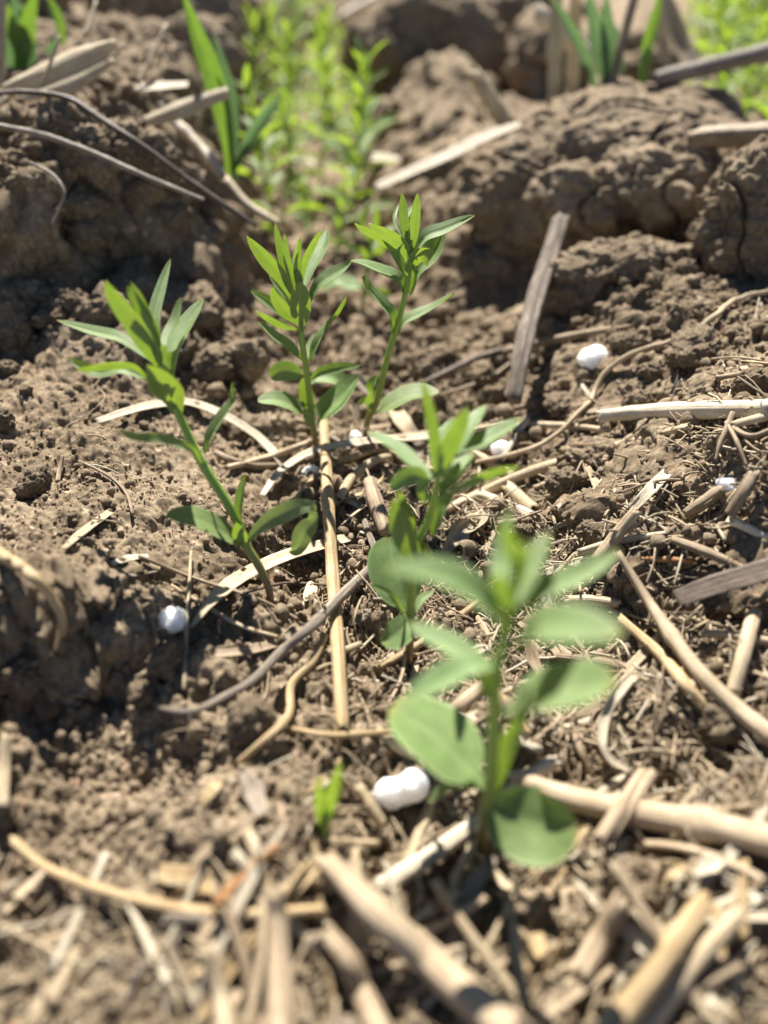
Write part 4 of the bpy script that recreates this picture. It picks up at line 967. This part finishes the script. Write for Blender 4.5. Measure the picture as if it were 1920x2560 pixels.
def seedling(label, base_px, stem_px, stem_w, leaves, lean=0.0, group=None):
    G, t0 = on_ground(*base_px)
    yb = G[1] + 0.03
    root = empty("seedling", G)
    tag(root, label, "seedling", group)
    bpy.context.view_layer.update()
    n = len(stem_px)
    # the stem leans away (+) or toward the lens (-) by LEAN cm over its length
    def ydep(py):
        f = (base_px[1]-py)/max(base_px[1]-stem_px[-1][1], 1)
        return yb + lean*max(f, 0)
    C = []
    for (px, py) in stem_px:
        P, t = at_y(px, py, ydep(py)); C.append((*P, t))
    P0, t = at_y(base_px[0], base_px[1]+12, yb); P0[2] -= 0.25
    C = np.array([(*P0, t)] + C)
    Q = spline(C, 30); w = np.interp(np.linspace(0, 1, 30), np.linspace(0, 1, len(stem_w)), stem_w)
    R = w*0.45*Q[:, 3]/FPX
    V, F, uv = tube(Q[:, :3], R, 12, rl, 1.0, 0.05, False)
    uv[:, 0] = uv[:, 0]/max(uv[:, 0].max(), .01)
    mesh_obj("stem", V, F, M_STEM, parent=root, uv=uv)
    for k, L in enumerate(leaves):
        path, width, shape, mode = L[:4]
        o = dict(dy=None, b=0.0, mat=M_LEAF, cup=0.22, wave=0.03, name="leaf", roll=None, twist=0.0, label=None)
        if len(L) > 4: o.update(L[4])
        Pb, tb = at_y(path[0][0], path[0][1], ydep(path[0][1]))
        length = sum(math.hypot(path[i+1][0]-path[i][0], path[i+1][1]-path[i][1]) for i in range(len(path)-1))*tb/FPX
        dy = o['dy']
        if dy is None and mode == 'p':
            vert = abs(path[-1][1]-path[0][1])/max(math.hypot(path[-1][0]-path[0][0], path[-1][1]-path[0][1]), 1)
            dy = length*(0.35 + 0.85*vert)
        if dy is None: dy = {'p': 0.55, 'y': -0.25, 'd': -0.1, 'n': 0.0}[mode]*length
        C = []
        for i, (px, py) in enumerate(path):
            f = i/(len(path)-1)
            P, t = at_y(px, py, ydep(path[0][1]) + o['b'] + dy*f); C.append(P)
        C = np.array(C); wcm = width*tb/FPX
        if o['roll'] is not None: r = o['roll']
        else:
            T = C[-1]-C[0]; T /= np.linalg.norm(T); v = CAM-C.mean(0); v /= np.linalg.norm(v)
            W = np.cross(T, v); W /= np.linalg.norm(W); N = np.cross(W, T)
            if np.dot(N, v) < 0: N = -N
            best = 0.0; score = None
            for a in (-0.9, -0.75, 0.75, 0.9, -0.6, -0.45, -0.3, -0.15, 0, 0.15, 0.3, 0.45, 0.6):
                nn = N*math.cos(a) - W*math.sin(a); d = float(np.dot(nn, SUNV))
                sc = {'p': min(d, 0.75), 'y': -d, 'd': -abs(d), 'n': -abs(a)}[mode] - 0.05*abs(a)
                if score is None or sc > score: best, score = a, sc
            r = best
        cup = o['cup']
        wcm *= 1.0 if o['name'] == 'cotyledon' else 0.68 if shape == 'lance' else 0.82
        V, F, uv = leaf_mesh(C, wcm/max(math.cos(r), 0.64), shape, r, r+o['twist'], cup, o['wave'], rl.uniform(0, 6))
        lf = mesh_obj(o['name'], V, F, o['mat'], parent=root, uv=uv)
        if o['label']: lf["label"] = o['label']
    return root
COT = dict(mat=M_COT, name="cotyledon")
def cot(**k): d = dict(COT); d.update(k); return d
# tall seedling on the left
seedling("tall left seedling leaning to the left with a long bare stem", (690, 1512),
    [(678, 1500), (669, 1462), (645, 1411), (615, 1363), (588, 1293), (555, 1236), (500, 1149), (449, 1040), (420, 960), (404, 906), (398, 862)],
    [19, 20, 24, 26, 26, 26, 25, 24, 20, 14], lean=1.6, leaves=[
    ([(612, 1366), (560, 1330), (490, 1296), (417, 1290)], 52, 'oval', 'p', cot(dy=-0.5, cup=0.15)),
    ([(618, 1352), (655, 1315), (700, 1288), (745, 1268), (778, 1264), (790, 1278)], 46, 'strap', 'd', cot(dy=0.1, mat=M_WILT, wave=0.12, label="cotyledon with a withered brown dusty tip")),
    ([(782, 1262), (792, 1290), (784, 1312), (762, 1330), (742, 1372), (722, 1380)], 46, 'strap', 'd', dict(dy=-0.1, mat=M_WILT, wave=0.3, cup=0.9, twist=1.2, label="crumpled wilted leaf tip hanging down")),
    ([(608, 1330), (598, 1285), (603, 1235), (614, 1184)], 32, 'lance', 'p', dict(dy=0.12)),
    ([(610, 1366), (600, 1338), (590, 1306)], 44, 'strap', 'y', dict(dy=-0.2)),
    ([(511, 1135), (526, 1090), (555, 1045), (583, 1000), (580, 955)], 50, 'lance', 'd', dict(dy=0.2, twist=0.5)),
    ([(503, 1158), (475, 1120), (403, 1096), (335, 1092), (288, 1070)], 34, 'lance', 'd', dict(dy=-0.6, b=-0.35, wave=0.08)),
    ([(388, 912), (365, 890), (301, 846), (225, 826), (141, 800)], 40, 'lance', 'p', dict(dy=0.95)),
    ([(382, 960), (355, 942), (301, 921), (235, 928), (169, 894)], 36, 'lance', 'p', dict(dy=0.1, twist=0.6)),
    ([(372, 950), (335, 915), (280, 912), (215, 922), (190, 920)], 28, 'lance', 'y', dict(dy=-0.3)),
    ([(444, 1032), (430, 985), (400, 945), (368, 912)], 84, 'strap', 'y', dict(dy=-0.35, cup=0.35)),
    ([(395, 915), (375, 870), (337, 805), (292, 745), (265, 703)], 68, 'lance', 'y', dict(dy=-0.3, cup=0.4)),
    ([(392, 890), (375, 805), (350, 745), (326, 704)], 30, 'lance', 'y', dict(dy=0.1)),
    ([(400, 900), (388, 860), (386, 786), (404, 715), (426, 646)], 46, 'lance', 'p', {}),
    ([(412, 870), (420, 840), (438, 800), (452, 742)], 40, 'lance', 'p', {}),
    ([(430, 945), (434, 880), (465, 815), (508, 744)], 62, 'lance', 'p', {}),
    ([(424, 925), (426, 900), (430, 878)], 26, 'lance', 'd', dict(b=-0.1)),
    ([(404, 915), (404, 890), (412, 862)], 40, 'lance', 'n', dict(b=-0.12)),
    ([(396, 905), (385, 850), (352, 780)], 40, 'lance', 'd', dict(b=0.0)),
    ([(400, 895), (385, 820), (330, 735), (318, 715)], 40, 'lance', 'y', dict(dy=0.15)),
    ])
# middle seedling
seedling("middle seedling with a bent over front leaf at the golden straw's far end", (797, 1140),
    [(794, 1132), (786, 1089), (778, 1031), (767, 935), (757, 867), (753, 829), (750, 770), (748, 714), (747, 690)],
    [15, 17, 18, 18, 18, 17, 16, 12, 9], [
    ([(768, 1042), (730, 1012), (687, 1000), (645, 1001)], 38, 'oval', 'p', cot(dy=-0.15)),
    ([(795, 1062), (813, 1028), (851, 993), (895, 941)], 56, 'oval', 'p', cot(dy=0.3)),
    ([(783, 1050), (768, 1000), (758, 945)], 44, 'oval', 'n', dict(b=0.12)),
    ([(784, 1072), (774, 1048), (760, 1018)], 28, 'strap', 'y', dict(b=-0.1)),
    ([(765, 940), (730, 930), (700, 930), (676, 944)], 62, 'oval', 'd', dict(b=0.5)),
    ([(775, 950), (800, 930), (850, 918), (902, 914)], 36, 'lance', 'd', dict(b=0.5)),
    ([(775, 960), (800, 945), (835, 945), (870, 965)], 60, 'oval', 'p', dict(b=0.6)),
    ([(755, 898), (728, 870), (687, 840), (643, 802)], 42, 'lance', 'd', dict(dy=-0.2, twist=-0.4)),
    ([(772, 902), (776, 870), (788, 832)], 30, 'lance', 'p', dict(b=0.05)),
    ([(774, 904), (792, 858), (822, 812), (848, 778), (867, 742)], 46, 'lance', 'p', dict(dy=0.1, twist=0.9)),
    ([(754, 830), (751, 785), (751, 742), (752, 706)], 62, 'oval', 'y', dict(dy=-0.3, cup=0.45, b=-0.05, label="short wide leaf folded over toward the front")),
    ([(740, 760), (708, 694), (664, 644), (617, 591)], 52, 'lance', 'y', dict(dy=-0.2, cup=0.3)),
    ([(738, 745), (722, 705), (703, 633), (687, 556)], 32, 'lance', 'y', dict(dy=0.1)),
    ([(740, 735), (732, 700), (718, 650), (711, 583)], 28, 'lance', 'n', dict(b=-0.06)),
    ([(745, 720), (742, 660), (750, 592)], 28, 'lance', 'y', dict(dy=-0.05)),
    ([(747, 720), (738, 655), (747, 602)], 18, 'lance', 'y', {}),
    ([(757, 728), (776, 672), (806, 618), (817, 574)], 54, 'lance', 'p', {}),
    ([(754, 714), (760, 660), (782, 612), (803, 577)], 26, 'lance', 'y', dict(b=0.08)),
    ([(770, 760), (795, 712), (832, 686), (862, 668), (880, 650)], 36, 'strap', 'p', dict(dy=0.1)),
    ([(728, 806), (692, 772), (660, 747), (627, 728)], 40, 'lance', 'd', dict(b=0.3)),
    ([(738, 806), (712, 775), (694, 745), (682, 716)], 52, 'lance', 'y', dict(b=0.25)),
    ([(742, 824), (698, 808), (640, 778)], 28, 'lance', 'y', dict(b=0.3)),
    ([(735, 772), (712, 735), (672, 685)], 42, 'lance', 'd', dict(b=0.2)),
    ([(750, 740), (746, 700), (742, 672)], 26, 'lance', 'd', dict(b=-0.05)),
    ])
# third seedling
seedling("third seedling leaning right with a tuft of upright tip leaves below the huge clod", (908, 1112),
    [(909, 1100), (924, 1040), (942, 1005), (958, 934), (975, 872), (987, 835), (1003, 778), (1016, 716), (1022, 665), (1026, 620), (1027, 596)],
    [13, 16, 19, 19, 18, 18, 17, 15, 12, 9], [
    ([(936, 1036), (980, 1008), (1034, 988), (1096, 980)], 58, 'oval', 'p', cot(dy=0.1, twist=0.3)),
    ([(928, 1020), (912, 1002), (893, 1012)], 26, 'lance', 'd', dict(b=0.05)),
    ([(928, 1026), (924, 1004), (928, 980)], 28, 'strap', 'y', dict(b=-0.08)),
    ([(932, 990), (930, 965), (944, 938)], 34, 'lance', 'd', dict(b=0.1)),
    ([(985, 838), (978, 790), (948, 752), (921, 720), (908, 690)], 58, 'lance', 'd', dict(dy=-0.25, twist=-0.5)),
    ([(992, 838), (1008, 806), (1044, 786), (1085, 766), (1134, 732)], 42, 'lance', 'p', dict(dy=0.2, twist=0.4)),
    ([(1014, 735), (1000, 703), (985, 692), (956, 680), (912, 660), (876, 652)], 46, 'strap', 'p', dict(dy=-0.1, twist=-0.4)),
    ([(1018, 655), (1010, 618), (975, 588), (922, 560)], 46, 'lance', 'y', dict(dy=-0.2)),
    ([(1005, 640), (975, 612), (945, 590), (887, 560)], 34, 'lance', 'y', dict(b=0.3)),
    ([(1013, 690), (988, 635), (956, 596)], 36, 'lance', 'p', dict(dy=0.2)),
    ([(1026, 722), (1045, 675), (1085, 628), (1117, 550)], 70, 'lance', 'p', dict(dy=0.3)),
    ([(1030, 640), (1062, 592), (1112, 572), (1187, 538)], 44, 'lance', 'p', dict(dy=0.1)),
    ([(1033, 664), (1040, 645), (1058, 634), (1086, 628)], 44, 'strap', 'y', dict(dy=-0.2, cup=0.5, twist=0.5)),
    ([(1028, 632), (1036, 562), (1044, 482)], 38, 'lance', 'y', dict(dy=-0.15)),
    ([(1020, 615), (1010, 545), (1006, 482)], 36, 'lance', 'y', dict(dy=0.1, twist=0.3)),
    ([(1006, 594), (987, 545), (996, 510)], 16, 'lance', 'p', {}),
    ([(1020, 585), (1014, 548), (1030, 514)], 24, 'lance', 'p', dict(b=-0.05)),
    ([(1026, 740), (1034, 700), (1034, 660)], 30, 'lance', 'd', dict(b=-0.05)),
    ([(1018, 690), (1017, 676), (1016, 658)], 16, 'lance', 'y', dict(b=-0.1)),
    ([(1030, 655), (1028, 640), (1026, 622)], 24, 'lance', 'd', dict(b=-0.1)),
    ])
# seedling behind the nearest one
seedling("second nearest seedling, with two broad round cotyledons low on its stem", (1022, 1662),
    [(1022, 1650), (1024, 1600), (1026, 1533), (1033, 1444), (1043, 1359), (1070, 1304), (1084, 1245), (1094, 1206), (1102, 1150), (1106, 1120)],
    [20, 24, 26, 24, 22, 22, 20, 16, 10], [
    ([(1040, 1540), (1018, 1562), (985, 1590), (952, 1604)], 70, 'oval', 'p', cot(dy=-0.6, roll=0.0)),
    ([(1028, 1540), (1000, 1465), (982, 1400), (972, 1342)], 138, 'oval', 'n', cot(b=0.15, dy=0.95)),
    ([(1012, 1540), (978, 1488), (922, 1460)], 26, 'lance', 'd', dict(b=-0.1)),
    ([(1038, 1535), (1055, 1497), (1085, 1476)], 30, 'lance', 'p', dict(b=-0.1)),
    ([(1050, 1420), (1020, 1350), (1000, 1290), (984, 1245)], 84, 'lance', 'y', dict(b=-0.1, dy=0.0, cup=0.7)),
    ([(1035, 1350), (1020, 1280), (994, 1225)], 36, 'lance', 'y', dict(b=0.1)),
    ([(1046, 1350), (1068, 1385), (1092, 1418)], 56, 'lance', 'y', dict(dy=-0.3)),
    ([(1092, 1205), (1084, 1080), (1056, 948)], 42, 'lance', 'y', dict(dy=-0.1)),
    ([(1080, 1196), (1030, 1154), (981, 1112), (918, 1078)], 52, 'lance', 'p', {}),
    ([(1080, 1200), (1030, 1188), (975, 1222)], 56, 'oval', 'd', dict(dy=-0.2)),
    ([(1104, 1196), (1122, 1115), (1168, 1018)], 70, 'lance', 'y', dict(dy=-0.1)),
    ([(1094, 1190), (1100, 1109), (1138, 1044)], 58, 'lance', 'p', dict(b=-0.1)),
    ([(1118, 1165), (1170, 1075), (1214, 1012)], 58, 'lance', 'p', {}),
    ([(1138, 1132), (1209, 1102), (1305, 1045)], 62, 'lance', 'p', {}),
    ([(1105, 1238), (1144, 1180), (1182, 1132)], 66, 'lance', 'p', dict(b=-0.1)),
    ([(1108, 1242), (1177, 1203), (1242, 1177), (1302, 1166)], 34, 'lance', 'y', {}),
    ([(1080, 1340), (1102, 1271), (1136, 1230)], 54, 'lance', 'd', dict(dy=0.1)),
    ([(1060, 1260), (1062, 1215), (1090, 1180)], 50, 'lance', 'd', dict(b=0.1)),
    ])
# nearest seedling
seedling("nearest seedling, large and out of focus with broad pale green cotyledons", (1200, 2150),
    [(1203, 2132), (1213, 2026), (1226, 1962), (1235, 1793), (1243, 1665), (1260, 1601), (1281, 1495), (1294, 1410), (1298, 1370)],
    [28, 32, 36, 38, 36, 32, 26, 16], [
    ([(1225, 2012), (1290, 2048), (1360, 2068), (1440, 2058)], 186, 'round', 'p', cot(dy=-0.35, roll=0.0, wave=0.05)),
    ([(1213, 1965), (1150, 1895), (1070, 1825), (982, 1762)], 172, 'oval', 'p', cot(dy=0.75, cup=0.08)),
    ([(1212, 1975), (1158, 1960), (1110, 1975), (1070, 2003)], 48, 'lance', 'p', {}),
    ([(1240, 1978), (1266, 1869), (1322, 1770)], 62, 'lance', 'n', {}),
    ([(1252, 1785), (1345, 1738), (1430, 1726), (1535, 1712)], 138, 'oval', 'p', dict(dy=-0.5, b=-0.1)),
    ([(1240, 1660), (1175, 1662), (1090, 1706), (1010, 1748)], 92, 'lance', 'p', dict(dy=-0.25)),
    ([(1230, 1668), (1154, 1628), (1090, 1592), (1020, 1556)], 86, 'lance', 'p', {}),
    ([(1262, 1562), (1205, 1490), (1111, 1440), (965, 1420)], 104, 'lance', 'p', dict(dy=-0.1)),
    ([(1284, 1620), (1345, 1573), (1430, 1572), (1550, 1590)], 106, 'oval', 'p', dict(dy=-0.8, b=-0.15)),
    ([(1286, 1532), (1345, 1482), (1451, 1434), (1552, 1376)], 92, 'lance', 'p', {}),
    ([(1285, 1520), (1324, 1431), (1370, 1328)], 88, 'lance', 'p', {}),
    ([(1268, 1500), (1250, 1410), (1275, 1268)], 76, 'lance', 'p', {}),
    ([(1276, 1530), (1254, 1462), (1236, 1430)], 56, 'lance', 'y', dict(b=-0.1)),
    ([(1294, 1480), (1302, 1410), (1318, 1352)], 52, 'lance', 'y', {}),
    ([(1288, 1440), (1280, 1370), (1255, 1300)], 50, 'lance', 'y', dict(b=0.1)),
    ([(1236, 1750), (1205, 1700), (1178, 1660)], 66, 'lance', 'd', dict(b=0.1)),
    ([(1262, 1610), (1270, 1570), (1280, 1540)], 40, 'lance', 'y', dict(b=-0.08)),
    ])
# the small sprout at the front and the seedling in the shade behind the third one
seedling("green sprout of two narrow upright leaves just breaking the soil near the double pellet", (806, 2100),
    [(807, 2090), (812, 2055), (816, 2030)], [30, 32, 26], [
    ([(806, 2080), (800, 2010), (797, 1940)], 34, 'strap', 'y', dict(dy=0, mat=M_FARLEAF, cup=0.7)),
    ([(812, 2080), (822, 2000), (836, 1950), (852, 1905)], 38, 'strap', 'y', dict(dy=0.05, mat=M_FARLEAF, cup=0.7)),
    ])
seedling("small dim seedling standing in the shade between the third seedling and the bank", (905, 800),
    [(905, 790), (915, 700), (925, 640), (930, 590), (932, 560)], [13, 13, 12, 10, 8], [
    ([(930, 640), (960, 590), (985, 565)], 30, 'lance', 'p', {}),
    ([(930, 610), (910, 560), (925, 510)], 26, 'lance', 'd', {}),
    ([(930, 610), (940, 560), (940, 512)], 24, 'lance', 'y', {}),
    ([(928, 640), (950, 620), (955, 600)], 30, 'lance', 'y', {}),
    ([(926, 650), (890, 625), (840, 600)], 24, 'lance', 'd', {}),
    ([(926, 670), (915, 640), (902, 615)], 24, 'lance', 'y', {}),
    ([(914, 720), (880, 715), (840, 700), (800, 720)], 46, 'oval', 'p', {}),
    ([(914, 740), (950, 730), (975, 738)], 30, 'lance', 'n', {}),
    ])

# ------------------------------------------------------------------ out of focus plants up the furrow and on the banks
rb = random.Random(303)
def make_weed(h, nl, spread, seed):
    r = random.Random(seed)
    root = empty("background_seedling", (0, 0, 0))
    lean = r.uniform(-.12, .12)
    P = np.array([(lean*h*(k/9)**2 + 0.03*math.sin(k), 0.04*math.cos(k*1.3), h*k/9 - 0.2*(k == 0)) for k in range(10)])
    V, F, uv = tube(P, np.linspace(0.085, 0.04, 10), 8, r, 1, 0.05, False); uv[:, 0] /= uv[:, 0].max()
    mesh_obj("stem", V, F, M_STEM, parent=root, uv=uv)
    a = r.uniform(0, 6)
    for k in range(nl):
        f = 0.12 + 0.88*(k/(nl-1))**0.75
        i = min(int(f*9), 8); b = P[i] + (P[i+1]-P[i])*(f*9-i)
        a += 2.4 + r.uniform(-.3, .3)
        L = spread*(1.0 - 0.45*f)*r.uniform(.8, 1.15); el = 0.25 + 0.95*f + r.uniform(-.15, .15)
        o = np.array([math.cos(a), math.sin(a), 0]); up = np.array([0, 0, 1.0])
        C = np.array([b, b + L*0.5*(o*math.cos(el) + up*math.sin(el)), b + L*(o*math.cos(el-.2) + up*math.sin(el-.2))])
        tang = C[2]-C[0]; nr = up - tang*np.dot(up, tang)/np.dot(tang, tang)
        V, F, uv = leaf_mesh(C, L*r.uniform(.2, .3)*(1.25 if f < .3 else 1), 'lance', r.uniform(-.3, .3), r.uniform(-.4, .4), 0.3, 0.05, r.uniform(0, 6), 9, 5, nr)
        mesh_obj("leaf", V, F, M_FARLEAF, parent=root, uv=uv)
    return root
weeds = [make_weed(5.6, 22, 2.2, 1), make_weed(4.6, 18, 2.0, 2), make_weed(6.4, 25, 2.3, 3)]
used = [False]*3
def put_weed(k, x, y, sc, label, group):
    root = weeds[k]
    if used[k]:
        c = root.copy(); col.objects.link(c)
        for ch in root.children:
            d = ch.copy(); col.objects.link(d); d.parent = c
        root = c
    used[k] = True
    root.location = (x*S, y*S, (hgt(x, y)-0.05)*S); root.rotation_euler = (rb.uniform(-.2, .2), rb.uniform(-.25, .25), rb.uniform(0, 6.28)); root.scale = (sc, sc, sc)
    tag(root, label, "seedling", group)
def weed_px(k, px, y, sc, label, group):
    x = (px-960)/FPX*(y*CP + 9*SP); put_weed(k, x, y, sc, label, group)
GA, LA = "seedling row up the furrow", "bright out of focus green seedling in the row farther up the furrow"
for i, (px, y, sc) in enumerate(((690, 30, .95), (835, 29, .55), (880, 33, 1.0), (800, 38, .9), (935, 41, .9), (715, 43, 1.0), (850, 50, 1.0), (655, 52, 1.1),
                                 (770, 58, 1.1), (700, 70, 1.1), (840, 72, 1.0), (640, 78, 1.2), (760, 85, 1.1), (690, 95, 1.2), (800, 100, 1.2), (730, 118, 1.3), (650, 125, 1.3), (700, 145, 1.3), (780, 150, 1.3),
                                 (790, 31, .5), (905, 52, .8), (665, 37, .75), (760, 48, .95), (900, 39, .6), (810, 66, 1.15), (690, 60, 1.2), (740, 76, 1.2), (870, 60, .9), (720, 36, .7), (640, 95, 1.3))):
    weed_px(i % 3, px, y, sc, LA, GA)
GB, LB = "green weeds behind the huge clod", "bright out of focus green weed growing at the top right behind the huge clod"
for i, (px, y, sc) in enumerate(((1800, 37, .8), (1880, 36, .85), (1930, 38, .9), (1840, 43, .9), (1910, 46, 1.0), (1780, 48, .7), (1860, 54, .9), (1945, 55, 1.0), (1810, 58, .8), (1890, 66, 1.0), (1760, 66, .7), (1960, 42, .9),
                                 (1710, 46, .9), (1735, 60, 1.1), (1700, 72, 1.2), (1745, 85, 1.3), (1790, 80, 1.3), (1850, 33, .8), (1905, 31, .8), (1770, 34, .8), (1930, 34, 1.0), (1820, 39, 1.05), (1870, 41, 1.1), (1760, 42, 1.0), (1800, 50, 1.2), (1900, 58, 1.3), (1730, 52, 1.0), (1950, 50, 1.2))):
    weed_px((i+1) % 3, px, y, sc, LB, GB)

# ------------------------------------------------------------------ grass blades and shoots
def grass(label, shoots, y, extra=None):
    """shoots: (sight points, width px, material, dy)"""
    G = at_y(*shoots[0][0][0], y)[0]
    root = empty("grass_plant", G); tag(root, label, "grass"); bpy.context.view_layer.update()
    for pts, w, mat, dy in shoots:
        n = len(pts); C = np.array([at_y(px, py, y + dy*i/(n-1))[0] for i, (px, py) in enumerate(pts)]); t = at_y(*pts[0], y)[1]
        V, F, uv = leaf_mesh(C, w*t/FPX, 'strap', rb.uniform(-.5, .5), rb.uniform(-.5, .5), 0.45, 0.02, rb.uniform(0, 6), 15, 7)
        mesh_obj("grass_blade", V, F, mat, parent=root, uv=uv)
grass("broad green grass plant rising from the left side of the furrow", [
    ([(580, 455), (567, 324), (532, 191), (492, 87), (455, -20)], 48, M_GRASS, -0.5),
    ([(584, 455), (580, 320), (570, 220), (530, 80)], 34, M_TEAL, 0.5),
    ([(584, 430), (637, 324), (710, 228)], 30, M_TEAL, 0.6),
    ([(584, 420), (610, 380), (640, 350)], 18, M_GRASS, 0.3)], 25.5)
grass("thick green grass plant at the top left edge", [
    ([(24, 235), (32, 150), (38, 60), (30, -20)], 46, M_TEAL, 0.2),
    ([(48, 235), (52, 150), (66, 60), (90, -30)], 44, M_GRASS, 0),
    ([(40, 130), (25, 60), (-5, -20)], 34, M_GRASS, -0.3),
    ([(60, 235), (72, 150), (50, 0)], 40, M_TEAL, 0.4),
    ([(160, 110), (145, 50), (112, -20)], 26, M_GRASS, 0),
    ([(75, 225), (110, 160), (150, 90)], 30, M_TEAL, 0.6)], 28)
grass("bluish green grass tuft beside the upright stubble behind the huge clod", [
    ([(1516, 240), (1500, 120), (1470, -20)], 42, M_TEAL, 0.2),
    ([(1522, 240), (1520, 110), (1514, -20)], 34, M_TEAL, 0),
    ([(1500, 250), (1460, 130), (1370, -20)], 24, M_TEAL, 0.4),
    ([(1545, 230), (1548, 160), (1540, 60)], 30, M_TEAL, 0.5)], 29.5)
grass("single bright grass shoot above the huge clod", [
    ([(1606, 215), (1618, 120), (1638, 40), (1655, -30)], 28, M_GRASS, 0.2),
    ([(1604, 215), (1612, 150), (1622, 110)], 18, M_GRASS, 0.1)], 29)
